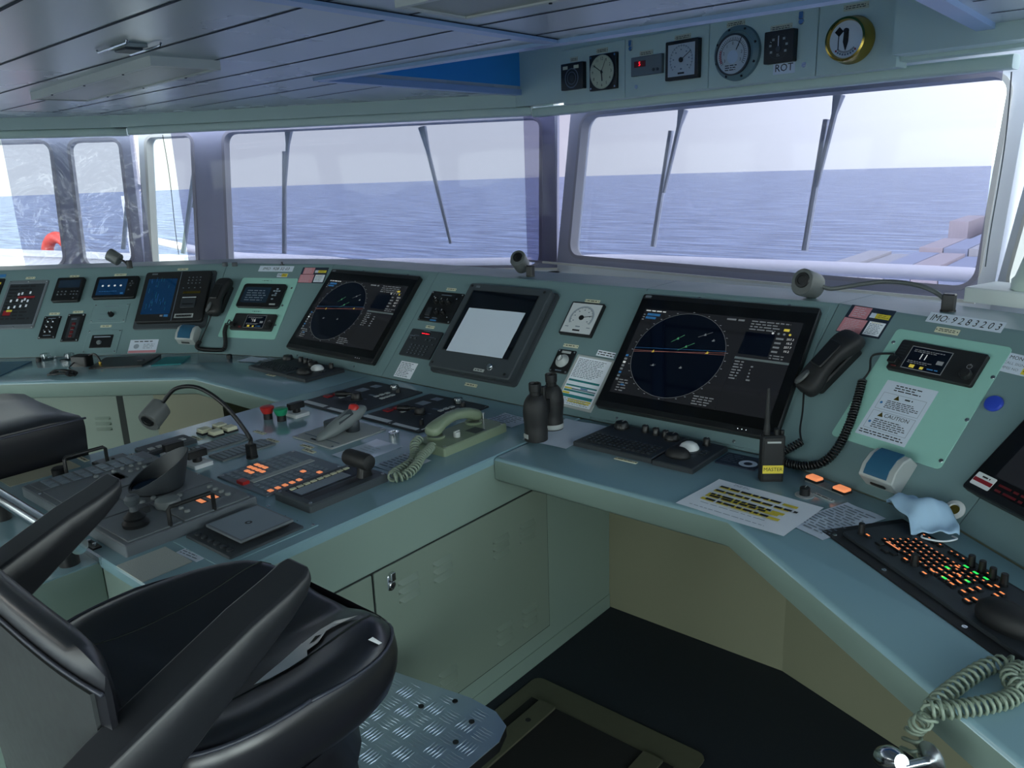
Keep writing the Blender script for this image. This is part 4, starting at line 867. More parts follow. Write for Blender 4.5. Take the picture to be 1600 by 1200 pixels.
cmp_ = MB().lathe([(.068, .0335), (.070, .040), (.064, .042), (.062, .038)], 'black', 40).disc(0, 0, .062, .0385, 'screen_dim', 40).build('compass_glass', t, M=Matrix.Translation((.030, .045, 0)))
hd = MB(); n_ = 40; lo = []; hi = []
for i in range(n_):
    a = 2*pi*i/n_; k = .5+.5*cos(a-R(68)); hh = .005+.085*k
    lo.append((.071*cos(a), .071*sin(a), .038)); hi.append((.071*cos(a)*(1+.10*k)+.008*k, .071*sin(a)*(1+.10*k)+.012*k, .038+hh))
inn = [(p[0]*.955, p[1]*.955, p[2]) for p in hi]; ino = [(p[0]*.955, p[1]*.955, .040) for p in lo]
hd.loft([lo, hi, inn, ino], 'charcoal2', True, False, False); hd.build('compass_hood', cmp_, smooth=50)
MB().lathe([(.030, .0335), (.032, .042), (.029, .052), (.018, .056), (.003, .0565)], 'grey', 28).build('steering_knob', t, M=Matrix.Translation((.176, .0, 0)))
js = MB().lathe([(.030, .0335), (.031, .042), (.024, .05), (.026, .056), (.018, .064), (.012, .070)], 'black', 24).lathe([(.010, .066), (.009, .082), (.017, .092), (.018, .102), (.012, .110), (.003, .112)], 'charcoal', 20).build('joystick', t, M=Matrix.Translation((.222, -.105, 0)))
MB().plate(.145, .175, -.075, -.045, .0335, .05, 'charcoal2', .004).build('cover_block', t)
for hx in (-.302, .292):
    hh = .105 if hx > 0 else .098
    MB().tube([(hx, -.055+.0, .03), (hx, -.055, .072), (hx, -.049, .078), (hx, .055, .078), (hx, .061, .072), (hx, .061, .03)], .0055, 'black', 8).build('bar_handle', t)
screws(t, [(.03, .165), (-.2, -.165), (.28, .165)], .030, .004)
# touch panel with a dark lid
t, w, h = panel('T', (-1.742, -1.548, .828, 1.030), 'touch_panel', 'dark key panel under a raised glossy grey lid at the near island edge', 'control panel', 'charcoal', .008, .004)
MB().plate(-w-.008, w+.014, -h-.03, h+.034, 0, .002, 'worktop', .004, .0005).build('mounting_plate', t); screws(t, [(w+.004, h+.024), (-w+.006, h+.024)], .002, .005)
l = MB().plate(-w+.018, w-.022, -h+.044, h-.012, .018, .024, 'panel_grey', .003, .001).rect(-w+.024, w-.028, -h+.050, h-.018, .0242, 'key_grey').box(-w+.03, w-.034, -h+.055, h-.02, .008, .018, 'black').build('lid', t)
MB().ring(0, 0, .004, .009, .0246, 'black', 20).build('lid_hole', l, M=Matrix.Translation((.0, .012, 0)))
k = MB().lathe([(.008, .008), (.008, .012), (.005, .0145), (.001, .015)], 'charcoal2', 14).build('round_key'); copies(k, 'round_key', t, [(-w+.024+.028*i, -h+.02) for i in range(6)])
b = MB().plate(-.062, .062, -.060, .056, 0, .002, 'mat_grey', .003, .0006)
single(b, 'rubber_mat', 'grey ribbed rubber mat at the aft corner of the island', 'mat', 'T', (-1.675, .718))
b = MB().plate(-.042, .042, -.016, .016, 0, .001, 'paper', .001, .0002).scribble(-.036, .036, -.012, .012, 3, 'ink_soft', 4, z=.0013)
single(b, 'paper_label', 'striped label strip between the rubber mat and the dark key panel', 'label', 'T', (-1.648, .792), rot=R(4))
b = MB().plate(-.044, .044, -.098, .098, 0, .0012, 'tape_beige', .002, .0003)
single(b, 'grip_tape', 'beige grip tape along the far aft edge of the island', 'tape', 'T', (-2.525, .795))
t = thing('black_knob', 'black knob standing alone beside the beige grip tape', 'knob', 'T', (-2.43, .815)); MB().lathe([(.014, 0), (.014, .006), (.021, .010), (.022, .03), (.018, .034), (.003, .035)], 'black', 20).build('cap', t)
for i, (x, y, r_, lab) in enumerate(((-2.541, .925, 0, 'cream nameplate by the beige grip tape'), (-2.30, 1.40, 0, 'cream nameplate behind the gooseneck lamp'), (-2.19, 1.375, 0, 'cream nameplate right of the gooseneck lamp foot'), (-2.045, 1.405, 0, 'cream nameplate in front of the grey tiller plate'), (-2.005, 1.383, 0, 'cream nameplate between tiller plate and orange key panel'), (-1.622, 1.045, 0, 'cream nameplate beside the raised glossy lid'), (-2.43, 1.242, 0, 'cream nameplate beyond the long dark strip panel'), (-2.43, 1.036, 0, 'cream nameplate between the square lid and the dark strip'))): nameplate('T', (x, y), .058, lab, .016)
b = MB().lathe([(.017, 0), (.017, .018), (.013, .018), (.012, .012), (.001, .012)], 'chrome', 24); single(b, 'lock_bezel', 'small chrome ring lock in front of the right dark control panel', 'lock', 'T', (-1.882, 1.628))
def sheet(b, label, rot=0, rows=8, m='paper', clear=False, z=.0004, name='paper_sheet', extra=None, ink='ink_soft', fr='T'):
    x0, x1, y0, y1 = b; w, h = (x1-x0)/2, (y1-y0)/2; rd = random.Random(rows*7+int(abs(x0*100)))
    q = MB(); nx, ny = 10, 8; ph = rd.random()*6
    q.add([(-w+2*w*i/nx, -h+2*h*j/ny, .0012+.0012*sin(i*.7+ph)*sin(j*.6+ph)) for j in range(ny+1) for i in range(nx+1)], [(j*(nx+1)+i, j*(nx+1)+i+1, (j+1)*(nx+1)+i+1, (j+1)*(nx+1)+i) for j in range(ny) for i in range(nx)], m)
    if rows: q.scribble(-w*.86, w*.86, -h*.84, h*.84, rows, ink, rows, z=.0029, fill=.35)
    if extra: extra(q, w, h)
    return single(q, name, label, 'plastic sleeve' if clear else 'paper', fr, ((x0+x1)/2, (y0+y1)/2), rot, z, smooth=180)
sheet((-1.912, -1.787, 1.398, 1.579), 'glossy plastic sleeve lying on the island in front of the tiller', 0, 0, 'plastic_sheet', True, name='plastic_sleeve', extra=lambda q, w, h: q.scribble(-w*.5, w*.6, -h*.3, h*.4, 4, 'ink_pale', 3, z=.0029, fill=.25))
sheet((-1.735, -1.622, 1.411, 1.541), 'printed card under the coiled telephone cord', 0, 7, name='printed_card')
sheet((-1.748, -1.617, 1.918, 2.022), 'printed card between the desk telephone and the binoculars', R(-4), 6, name='printed_card')
# gooseneck lamps
def lamp(label, world, head, direction, r=.0065, k=1., nm='black'):
    P0 = Vector(world[0]); t = thing('gooseneck_lamp', label, 'lamp', 'O', (P0.x, P0.y), z=P0.z); loc = [Vector(p)-P0 for p in world]
    MB().cyl(0, 0, .018*k, 0, .006, 'black', 20).prism(rrect(-.015*k, .015*k, -.012*k, .012*k, .004), .006, .045*k, 'black', ch=.003).build('foot', t)
    MB().tube(spline(loc, 10), r, nm, 10).build('neck', t, smooth=180)
    d = Vector(direction).normalized(); M = d.to_track_quat('Z', 'Y').to_matrix().to_4x4(); M.translation = Vector(head)-P0
    hsec = lambda z, q: [(.031*k*q*cos(a), .031*k*q*sin(a)-(0 if sin(a) > 0 else .010*k*q), z) for a in [2*pi*i/22 for i in range(22)]]
    s = MB().loft([hsec(-.036*k, .85), hsec(-.032*k, 1), hsec(.034*k, 1.05), hsec(.038*k, .98)], 'lampgrey').build('lamp_shade', t, smooth=40, M=M)
    MB().lathe([(.022*k, .038*k), (.020*k, .041*k), (.013*k, .0412*k), (.012*k, .039*k), (.002, .039*k)], 'black', 20).build('lens_ring', s)
LZ = .815
lamp('black gooseneck lamp arching over the island from beside the orange key panel', [(-2.104, 1.244, LZ), (-2.104, 1.244, .86), (-2.1200, 1.2499, 0.8832), (-2.1800, 1.2171, 0.9803), (-2.2600, 1.1851, 1.0286), (-2.3400, 1.1542, 1.0217), (-2.3900, 1.1314, 0.9756)], (-2.4100, 1.1072, 0.9426), (.35, -.80, -.42), .0065)
# ---------------------------------------------------------------- things on the front worktops
def radar_keyboard(x, y, w, d, label, bright):
    t = thing('radar_keyboard', label, 'keyboard', 'T', (x, y)); sp = w*.18
    MB().prism([(-w/2, -d/2), (sp-.003, -d/2), (sp-.003, d/2), (-w/2+.01, d/2)], 0, .016, 'charcoal2', ch=.003).build('key_deck', t)
    MB().prism([(sp+.003, -d/2-.006), (w/2, -d/2-.006), (w/2, d/2-.006), (sp+.003, d/2)], 0, .016, 'charcoal2', ch=.003).build('ball_deck', t)
    k = MB().plate(-.0062, .0062, -.0058, .0058, .016, .0195, 'key_dark', .0015, .0006).rect(-.003, .003, -.0008, .0012, .0197, bright).build('key')
    copies(k, 'key', t, [(-w/2+.03+.0168*i, -d/2+.028+.0165*j) for j in range(5) for i in range(14)])
    kk = MB().plate(-.03, .03, -.004, .004, .016, .019, 'key_dark', .0015).build('space_bar', t, M=Matrix.Translation((-.07, -d/2+.014, 0)))
    knob(t, [(-w/2+.055, d/2-.032)], .024, .020, .016); knob(t, [(sp-.035, d/2-.042)], .023, .018, .016); knob(t, [(-w*.16, d/2-.025), (-w*.06, d/2-.03), (.03*w, d/2-.035)], .0115, .022, .016, name='small_knob')
    knob(t, [(w*.36, d/2-.03)], .0115, .022, .016, name='small_knob')
    MB().lathe([(.036, .016), (.036, .0185), (.030, .019)], 'charcoal', 28).build('ball_ring', t, M=Matrix.Translation((w*.30, .018, 0)))
    MB().lathe([(.0295, .016), (.029, .023), (.024, .032), (.014, .038), (.002, .040)], 'white', 28).build('track_ball', t, M=Matrix.Translation((w*.30, .018, 0)))
    pb = [(.030*cos(a)*1.25, .030*sin(a)*.95) for a in [2*pi*i/24 for i in range(24)]]
    MB().loft([[(p[0]*q, p[1]*q, z) for p in pb] for q, z in ((1, .016), (1.02, .022), (.9, .032), (.62, .040), (.2, .043))], 'black_soft').build('palm_rest', t, smooth=180, M=Matrix.Translation((w*.30, -.05, 0)))
    k2 = MB().plate(-.010, .010, -.005, .005, .016, .019, 'key_dark', .0015).rect(-.004, .004, -.0008, .0012, .0192, bright).build('ball_key'); copies(k2, 'ball_key', t, [(w*.42, .03), (w*.42, .015), (w*.42, .0), (w*.21, .0)])
    return t
radar_keyboard(-1.147, 1.998, .407, .222, 'black keyboard with white trackball in front of the right radar display', 'ink_pale')
radar_keyboard(-2.93, 2.0, .43, .205, 'black keyboard with white trackball in front of the left radar display', 'ink_soft')
nameplate('T', (-1.150, 1.868), .075, 'cream nameplate at the front edge of the right trackball keyboard', .014); nameplate('T', (-2.955, 1.885), .06, 'pale nameplate at the front edge of the left trackball keyboard', .014)
sheet((-1.522, -1.355, 1.845, 2.095), 'creased pale paper lying under the binoculars', R(2), 0, 'paper')
# binoculars standing on their objectives
t = thing('binoculars', 'pair of black binoculars standing upright on the worktop', 'binoculars', 'T', (-1.492, 1.925), R(102))
def barrel(nm, sx, base, lab):
    M = Matrix.Translation((sx, 0, 0)); b = MB()
    b.lathe([(.033, 0), (.037, .002), (.0375, .035), (.036, .04), (.0375, .06), (.040, .085), (.040, .10)], 'black_soft', 28)
    pr = []
    for z, hx, hy, ox in ((.098, .0400, .039, 0), (.112, .0405, .038, 0), (.128, .037, .034, 0), (.140, .029, .028, 0), (.148, .021, .021, 0)): pr.append([(hx*cos(a)+ox, hy*sin(a), z) for a in [2*pi*i/28 for i in range(28)]])
    b.loft(pr, 'black_soft'); o = b.build(nm, t, M=M)
    MB().lathe([(.017, .146), (.0175, .160), (.0195, .162), (.020, .186), (.018, .187), (.015, .180), (.002, .179)], 'black', 24).build('eyepiece', o)
    if base: MB().lathe([(.0378, .006), (.0385, .007), (.0385, .021), (.0378, .022)], 'lightgrey', 28, caps=False).build('white_band', o)
    else: MB().push(Matrix.Rotation(R(150), 4, 'Z')).box(.0365, .0385, -.012, .010, .012, .026, 'lightgrey').pop().build('white_tag', o)
barrel('left_barrel', -.060, False, ''); barrel('right_barrel', .060, True, '')
MB().box(-.03, .03, -.012, .012, .07, .115, 'black').cyl(0, 0, .009, .06, .16, 'black', 16).build('hinge', t)
# walkie-talkie, chart tablet
t = thing('walkie_talkie', 'black hand radio with yellow MASTER strip standing by the right radar', 'hand radio', 'T', (-.758, 1.968), R(36))
MB().prism(rrect(-.030, .030, -.018, .018, .006), 0, .128, 'black_soft', ch=.003).build('body', t)
MB().plate(-.026, .026, -.06, .06, 0, .002, 'black', .004).build('front_cover', t, M=Matrix(((1, 0, 0, 0), (0, 0, -1, -.0185), (0, 1, 0, .065), (0, 0, 0, 1))))
MB().tube([(-.016, 0, .125), (-.016, 0, .145), (-.016, 0, .16), (-.017, 0, .24), (-.017, 0, .255)], [.009, .0085, .007, .0045, .0035], 'black_soft', 12).build('antenna', t)
b = MB().cyl(.010, 0, .008, .126, .144, 'black', 16, ch=.001).build('volume_knob', t); MB().cyl(.025, .004, .006, .126, .138, 'black', 12).build('channel_knob', t)
MB().rect(-.027, .027, -.0115, .0115, 0, 'yellow').text('MASTER', .0145, 0, 0, .0004, 'ink', sx=.95).build('yellow_strip', t, smooth=0, M=Matrix(((1, 0, 0, 0), (0, 0, -1, -.0209), (0, 1, 0, .036), (0, 0, 0, 1))))
MB().rect(-.018, .018, -.0025, .0025, 0, 'lightgrey').build('maker_line', t, smooth=0, M=Matrix(((1, 0, 0, 0), (0, 0, -1, -.0209), (0, 1, 0, .112), (0, 0, 0, 1))))
b = MB().plate(-.06, .06, -.047, .047, 0, .004, 'navy', .004, .001).ring(.026, -.012, .012, .026, .0043, 'radar_blue', 28).scribble(-.052, .0, -.03, .035, 5, 'ink_soft', 4, z=.0043, fill=.25)
b.mats = [{'radar_blue': 'paper'}.get(m, m) for m in b.mats]
single(b, 'chart_card', 'dark card with pale blue ring beside the walkie-talkie', 'card', 'T', (-.875, 2.044))
# notes
def hl(q, w, h):
    q.scribble(-w*.62, -w*.3, h*.78, h*.9, 2, 'ink_pale', 3, z=.003)
    for k in range(5):
        y = h*(.56-.27*k) if k < 3 else h*(.56-.22*k)
        x1 = w*(.86 if k < 3 else .8)
        q.scribble(-w*(.78-.02*k), x1, y-h*.055, y+h*.055, 1, 'ink', 20+k, z=.0034, fill=.9)
        rd = random.Random(k)
        x = -w*.78
        while x < x1-.03: e = min(x+rd.uniform(.03, .06), x1); q.rect(x, e, y-h*.09, y+h*.04, .0031, 'yellow'); x = e+.008
    q.scribble(-w*.7, w*.6, -h*.62, -h*.5, 1, 'ink_pale', 3, z=.003, fill=.2).scribble(-w*.8, w*.7, -h*.86, -h*.78, 1, 'ink_pale', 4, z=.003, fill=.3)
sheet((-.588, -.478, 1.70, 1.915), 'printed form sticking out under the highlighted sheet', R(-22), 14, 'paper', fr='T')
sheet((-.874, -.586, 1.658, 1.868), 'white sheet with yellow highlighted lines at the worktop edge', R(-5), 0, 'paper_white', z=.0045, extra=hl)
# lit push buttons and knob
t = thing('button_strip', 'pair of glowing orange buttons on a grey strip by the coiled cord', 'button strip', 'T', (-.616, 1.998), R(-22))
MB().plate(-.062, .062, -.017, .017, 0, .004, 'grey', .003).build('strip', t)
for x in (-.044, .044):
    c_ = MB().plate(-.021, .021, -.016, .016, .004, .010, 'black', .004).build('button_collar', t, M=Matrix.Translation((x, 0, 0))); MB().plate(-.019, .019, -.014, .014, .010, .016, 'lamp_orange', .004, .002).build('orange_cap', c_)
t = thing('rotary_dimmer', 'black dimmer knob on the worktop near the two glowing orange buttons', 'knob', 'T', (-.646, 1.915)); MB().cyl(0, 0, .024, 0, .0015, 'lightgrey', 28).build('scale_disc', t); MB().cyl(0, 0, .013, .0015, .022, 'black', 20, ch=.002).box(-.0006, .0006, 0, .012, .022, .0223, 'white').build('cap', t)
nameplate('T', (-.603, 1.928), .06, 'pale nameplate right of the worktop dimmer knob', .014, R(-22), 'lightgrey')
# face mask
t = thing('face_mask', 'crumpled pale blue face mask lying by the lit keyboard', 'face mask', 'T', (-0.3715, 1.9048), R(-58)); t.matrix_world = t.matrix_world @ Matrix.Scale(1.15, 4)
b = MB(); nx, ny = 22, 16; vs = []
for j in range(ny+1):
    for i in range(nx+1):
        u, v = i/nx-.5, j/ny-.5
        z = .012+.045*math.exp(-(u*2.6)**2)*(1-.9*v*v*2)+.003*sin(v*19)*(.4+abs(u))+.006*sin(u*13+v*5)
        vs.append((u*.165+.01*sin(v*5), v*.10*(1-.35*abs(u))+.006*sin(u*7), max(.004, z)))
b.add(vs, [(j*(nx+1)+i, j*(nx+1)+i+1, (j+1)*(nx+1)+i+1, (j+1)*(nx+1)+i) for j in range(ny) for i in range(nx)], 'mask_blue')
o = b.build('fabric', t, smooth=180); sd_ = o.modifiers.new('thick', 'SOLIDIFY'); sd_.thickness = .0015
MB().tube(spline([(-.080, .03, .012), (-.12, .045, .005), (-.155, .03, .004), (-.16, .0, .004), (-.13, -.02, .004), (-.08, -.025, .012)], 8), .0018, 'mask_white', 6).build('ear_loop', t, smooth=180)
MB().tube(spline([(.080, .03, .012), (.10, .03, .016), (.112, .0, .016), (.10, -.03, .016), (.08, -.025, .012)], 8), .0018, 'mask_white', 6).build('ear_loop', t, smooth=180)
# back-lit keyboard let into the right wing
FR['K'] = face((-.541, 1.733, .815), -37.6, 0)
t = thing('lit_keyboard', 'black backlit keyboard with orange and green keys let into the right worktop', 'keyboard', 'K', (0, 0))
MB().plate(0, .62, 0, .215, 0, .003, 'black_soft', .004, .001).build('frame_plate', t); screws(t, [(.03, .014), (.20, .014), (.42, .014)], .003, .0055)
MB().plate(.03, .60, .030, .200, .003, .010, 'charcoal2', .012, .002).build('key_deck', t)
kb = MB().plate(-.0058, .0058, -.0055, .0055, .010, .0145, 'black', .0018, .0008).rect(-.0026, .0026, -.0012, .0014, .0147, 'key_orange').build('orange_key')
kw = MB().plate(-.0085, .0085, -.006, .006, .010, .0145, 'black', .0025, .0008).rect(-.0055, .0055, -.0018, .0022, .0147, 'key_orange').build('wide_orange_key')
kg = MB().plate(-.0085, .0085, -.006, .006, .010, .0145, 'black', .0025, .0008).rect(-.006, .006, -.0025, .003, .0147, 'key_green').build('green_key')
sp1 = [(.098+.0158*i+.005*j, .092+.0158*j) for j in range(5) for i in range(13)]
sp1 += [(.105+.0165*i, .186) for i in range(13) if i not in (4, 9)]
wide = [(0.0710, 0.0686), (0.1896, 0.0721), (0.2499, 0.0678), (0.2479, 0.0889), (0.2456, 0.1090), (0.2460, 0.1483), (0.2750, 0.1081), (0.2753, 0.1273), (0.3007, 0.0888), (0.3007, 0.1065), (0.3309, 0.0888), (0.3290, 0.1079), (0.3290, 0.1254), (0.3268, 0.1524), (0.3325, 0.1634), (0.3594, 0.1367), (0.3566, 0.1524), (0.3598, 0.0718), (0.3600, 0.0887)]
green = [(0.2451, 0.1262), (0.2510, 0.1654), (0.2780, 0.1641), (0.3024, 0.1660), (0.2779, 0.0907), (0.3007, 0.1243)]
copies(kb, 'orange_key', t, sp1); copies(kw, 'wide_orange_key', t, wide); copies(kg, 'green_key', t, green)
MB().plate(-.024, .024, -.0045, .0045, .010, .0145, 'black', .002).rect(-.021, .021, -.0022, .0022, .0147, 'lamp_orange').build('space_bar', t, M=Matrix.Translation(((0.1308, 0.0866)[0], (0.1308, 0.0866)[1], 0)))
k = MB().plate(-.009, .009, -.007, .007, .010, .014, 'black', .002).build('blank_key'); copies(k, 'blank_key', t, [(0.1102, 0.0702), (0.1416, 0.0609), (0.1560, 0.0687)])
knob(t, [(0.0533, 0.0650), (0.2109, 0.0766), (0.2473, 0.1811), (0.2730, 0.1839), (0.3018, 0.1817), (0.3283, 0.1837)], .0075, .026, .010, mark=False)
pb = [(.058*cos(a), .034*sin(a)) for a in [2*pi*i/26 for i in range(26)]]
MB().loft([[(p[0]*q, p[1]*q, z) for p in pb] for q, z in ((1, .010), (1.03, .022), (.95, .036), (.7, .047), (.25, .051))], 'black_soft').build('palm_rest', t, smooth=180, M=Matrix.Translation(((0.4452, 0.0795)[0], (0.4452, 0.0795)[1], 0)) @ Matrix.Rotation(R(10), 4, 'Z'))
# coiled cord and chrome holder at the lip of the right worktop
t = thing('hand_microphone', 'chrome holder with dark grip and grey coiled cord at the lower right worktop lip', 'microphone', 'T', (-.14, 1.30))
MH = FR['T'].inverted() @ Matrix.Translation((.14, -1.30, 0)) @ Matrix.Translation(((-0.1732, 1.1532)[0], (-0.1732, 1.1532)[1], .772)) @ Matrix.Rotation(R(-37), 4, 'Z')
pts = [(-0.0931, 1.3853), (-0.1169, 1.3931), (-0.1404, 1.3669), (-0.1596, 1.3186), (-0.1760, 1.2618), (-0.1877, 1.2106)]
w3 = [(p[0]+.14, p[1]-1.30, .014) for p in pts]+[((-0.1912, 1.1785)[0]+.14, (-0.1912, 1.1785)[1]-1.30, .006), (-.068, -.105, -.03), (-.072, -.118, -.075), (-.080, -.128, -.12)]
MB().tube(coil(w3, .0125, 25, 10), .0029, 'phone_cord', 6).build('coiled_cord', t, smooth=180)
pts = [(-0.1925, 1.1921), (-0.1727, 1.2034), (-0.1473, 1.2300), (-0.1224, 1.2600), (-0.0986, 1.3007), (-0.0900, 1.3627), (-0.1007, 1.3754), (-0.1084, 1.3367), (-0.0831, 1.3124)]
MB().tube(coil([(p[0]+.14, p[1]-1.30, .014+.006*(i > 4)) for i, p in enumerate(pts)], .0125, 27, 10), .0029, 'phone_cord', 6).build('coiled_cord', t, smooth=180)
MB().push(Matrix.Rotation(R(90), 4, 'X')).lathe([(.027, 0), (.028, .003), (.018, .007), (.009, .010)], 'steel', 24).cyl(0, 0, .0075, .006, .05, 'chrome', 16).pop().build('bracket', t, M=MH)
MB().push(Matrix.Translation((-.012, -.056, .002)) @ Matrix.Rotation(R(60), 4, 'Y')).lathe([(.004, -.034), (.017, -.028), (.021, -.012), (.018, .004), (.012, .016)], 'chrome', 24).pop().build('chrome_bulb', t, M=MH)
MB().tube([(-.01, -.056, .0), (.03, -.066, -.03), (.06, -.074, -.052)], [.012, .015, .015], 'black_soft', 16).build('dark_grip', t, M=MH)

# ---------------------------------------------------------------- things standing on the console top
TZ = .815+.545*sin(R(TILT))
lamp('grey gooseneck lamp stretching leftwards from the right console top', [(-0.4802, 2.5158)+(TZ,), (-0.4939, 1.2363)[:1]+(2.545,)+(-0.4939, 1.2363)[1:], (-0.5385, 1.2628)[:1]+(2.56,)+(-0.5385, 1.2628)[1:], (-0.6053, 1.2747)[:1]+(2.58,)+(-0.6053, 1.2747)[1:], (-0.6830, 1.2730)[:1]+(2.60,)+(-0.6830, 1.2730)[1:], (-0.7575, 1.2583)[:1]+(2.60,)+(-0.7575, 1.2583)[1:], (-0.8286, 1.2440)[:1]+(2.58,)+(-0.8286, 1.2440)[1:], (-0.8620, 1.2534)[:1]+(2.57,)+(-0.8620, 1.2534)[1:]], (-0.8922, 1.2643)[:1]+(2.55,)+(-0.8922, 1.2643)[1:], (-.15, -.85, .25), .007, 1.15, 'lampgrey')
q = (-2.0563, 2.5853)
lamp('short black gooseneck lamp on the middle console top', [q+(TZ,), (-2.0771, 1.2394)[:1]+(2.60,)+(-2.0771, 1.2394)[1:], (-2.0970, 1.2571)[:1]+(2.60,)+(-2.0970, 1.2571)[1:]], (-2.1166, 1.2700)[:1]+(2.595,)+(-2.1166, 1.2700)[1:], (.25, -.7, .5), .006, 1.)
q = (-4.1998, 1.9231)
lamp('short black gooseneck lamp on the far left console top', [q+(TZ,), (q[0]-.02, q[1]-.01, TZ+.03), (q[0]-.05, q[1]-.02, TZ+.045)], (q[0]-.085, q[1]-.03, TZ+.06), (-.5, -.3, .35), .006, .9)
for i, (u, lab) in enumerate((((-3.7569, 2.2068), 'left of two small dark knobs on the console top edge'), ((-3.7049, 2.2298), 'right of two small dark knobs on the console top edge'))):
    t = thing('black_knob', lab, 'knob', 'O', u, z=TZ); MB().cyl(0, 0, .014, 0, .02, 'charcoal', 16, ch=.002).build('cap', t)
t = thing('socket_stud', 'tiny black stud on the console top above the left IMO label', 'stud', 'O', (-3.5043, 2.3758), z=TZ); MB().cyl(0, 0, .012, 0, .004, 'black', 14).cyl(0, 0, .005, .004, .016, 'black', 10).build('stud_body', t)
# pale pedestal with a flared voice pipe at the right edge
q = (-0.3501, 2.7456)
t = thing('pedestal', 'pale green flared pedestal with dark mouth on a white box at the right edge', 'pedestal', 'O', q, R(-20), TZ)
MB().plate(-.115, .13, -.07, .10, 0, .045, 'sill', .006, .004).build('base_box', t)
MB().lathe([(.074, .045), (.074, .072), (.066, .082), (.045, .16), (.042, .19), (.036, .192)], 'header', 36).build('flared_body', t, M=Matrix.Translation((.055, .02, 0)))
MB().lathe([(.014, .19), (.018, .20), (.024, .212), (.024, .216), (.018, .214)], 'charcoal', 24).build('dark_mouth', t, M=Matrix.Translation((.045, .02, 0)))
# left worktop clutter
t = thing('power_adaptor', 'black power adaptor with bundled cable on the left worktop', 'adaptor', 'T', (-3.915, 1.50), R(30)); MB().plate(-.04, .04, -.03, .03, 0, .05, 'black', .008, .004).build('case', t)
MB().tube(spline([(.035, .0, .045), (.07, 0, .055), (.10, -.01, .03), (.105, -.015, .008)], 8), .005, 'black', 8).cyl(.105, -.015, .007, 0, .022, 'brass', 12).build('plug_lead', t)
lp = []
for i in range(64): a = i*.62; lp.append((.05+.06*cos(a)+.01*sin(i), -.20+.028*sin(a)+.008*cos(i*1.7), .006+.004*(i % 5)))
MB().tube(spline([(-.02, -.03, .02), (-.01, -.08, .006), (.06, -.13, .005)]+lp, 3), .0032, 'black', 6).build('cable_bundle', t, smooth=180)
def flatplate(c, pts, name, label, cat, m, th, knobr=False):
    t = thing(name, label, cat, 'T', c); MB().prism([(x-c[0], y-c[1]) for x, y in pts][::-1], 0, th, m, ch=.001).build('plate', t)
    if knobr: MB().cyl(.07, .04, .016, th, th+.006, 'charcoal', 16).build('finger_lift', t)
flatplate((-3.80, 1.65), [(-3.8031, 1.4796), (-3.9548, 1.6231), (-3.7743, 1.8126), (-3.6290, 1.6451)], 'cover_plate', 'thin black cover plate lying on the left worktop', 'plate', 'black', .008, True)
flatplate((-3.62, 1.79), [(-3.6036, 1.6752), (-3.7150, 1.8015), (-3.6279, 1.8862), (-3.5134, 1.7747)], 'glass_plate', 'small pale glass plate beside the thin black cover plate', 'plate', 'teal', .004)
flatplate((-4.2, 1.30), [(-3.9974, 1.1533), (-4.4048, 1.2528), (-4.2301, 1.3915)], 'dark_pad', 'dark teal pad cut off at the left picture edge on the worktop', 'pad', 'sensor_blue', .004)
for x, y, lab in ((-4.215, 1.45, 'clear plastic lamp cup on the left worktop, left of two'), (-4.11, 1.52, 'clear plastic lamp cup on the left worktop, beside the adaptor')):
    t = thing('clear_cup', lab, 'cup', 'T', (x, y)); MB().lathe([(.045, 0), (.045, .006), (.03, .010)], 'clear_cup', 24).build('saucer', t); MB().lathe([(.024, .008), (.022, .03), (.014, .032)], 'clear_cup', 20).build('dome', t)
t = thing('black_knob', 'small black knob by the cord under the left mint plate', 'knob', 'T', (-3.417, 1.968)); MB().cyl(0, 0, .013, 0, .02, 'black', 16, ch=.002).build('cap', t)
t = thing('black_knob', 'small black knob left of the clear plastic lamp cups', 'knob', 'T', (-4.1978, 1.4115)); MB().cyl(0, 0, .013, 0, .02, 'black', 16, ch=.002).build('cap', t)
sheet((-3.345, -3.225, 1.968, 2.06), 'white card left of the left trackball keyboard', R(12), 0, 'paper'); sheet((-3.23, -3.12, 2.0, 2.08), 'dark card tucked behind the left trackball keyboard', R(5), 3, 'grey', ink='paper', z=.004)
# ---------------------------------------------------------------- helm chairs, footrest, floor track
def sstep(a, b, x): t = min(1, max(0, (x-a)/(b-a))); return t*t*(3-2*t)
CX, CY = -1.18, .58
def outline(th):
    c, q = cos(th), sin(th); n_ = 2.9; r_ = (abs(c/.276)**n_+abs(q/.272)**n_)**(-1/n_)
    return (r_*c, r_*q*(1 if q > 0 else .93))
def seat_z(r_, th):
    side = sstep(.15, .75, abs(cos(th))); front = max(0, sin(th))
    rim = .842+.056*side+.010*front*(1-side)
    z = .835+(rim-.835)*sstep(.12, .93, r_)
    return z-(.010+.030*front)*max(0, (r_-.86)/.14)**2
def seat_top(r_, th): p = outline(th); return (p[0]*r_, p[1]*r_, seat_z(r_, th))
t = thing('helm_chair', 'worn black leather helm chair with torn seat in the near left corner', 'chair', 'O', (CX, CY), z=0)
b = MB(); rings = []; NT = 72
for r_ in [.02]+[i/18 for i in range(1, 19)]: rings.append([seat_top(r_, 2*pi*i/NT) for i in range(NT)])
for k, z in ((1.012, -.012), (1.022, -.035), (1.015, -.058), (.985, -.085), (.93, -.105), (.80, -.125), (.6, -.135)):
    rings.append([(outline(2*pi*i/NT)[0]*k, outline(2*pi*i/NT)[1]*k, seat_z(1, 2*pi*i/NT)*.35+.65*.87+z) for i in range(NT)])
b.loft(rings, 'leather'); so = b.build('seat', t, smooth=70)
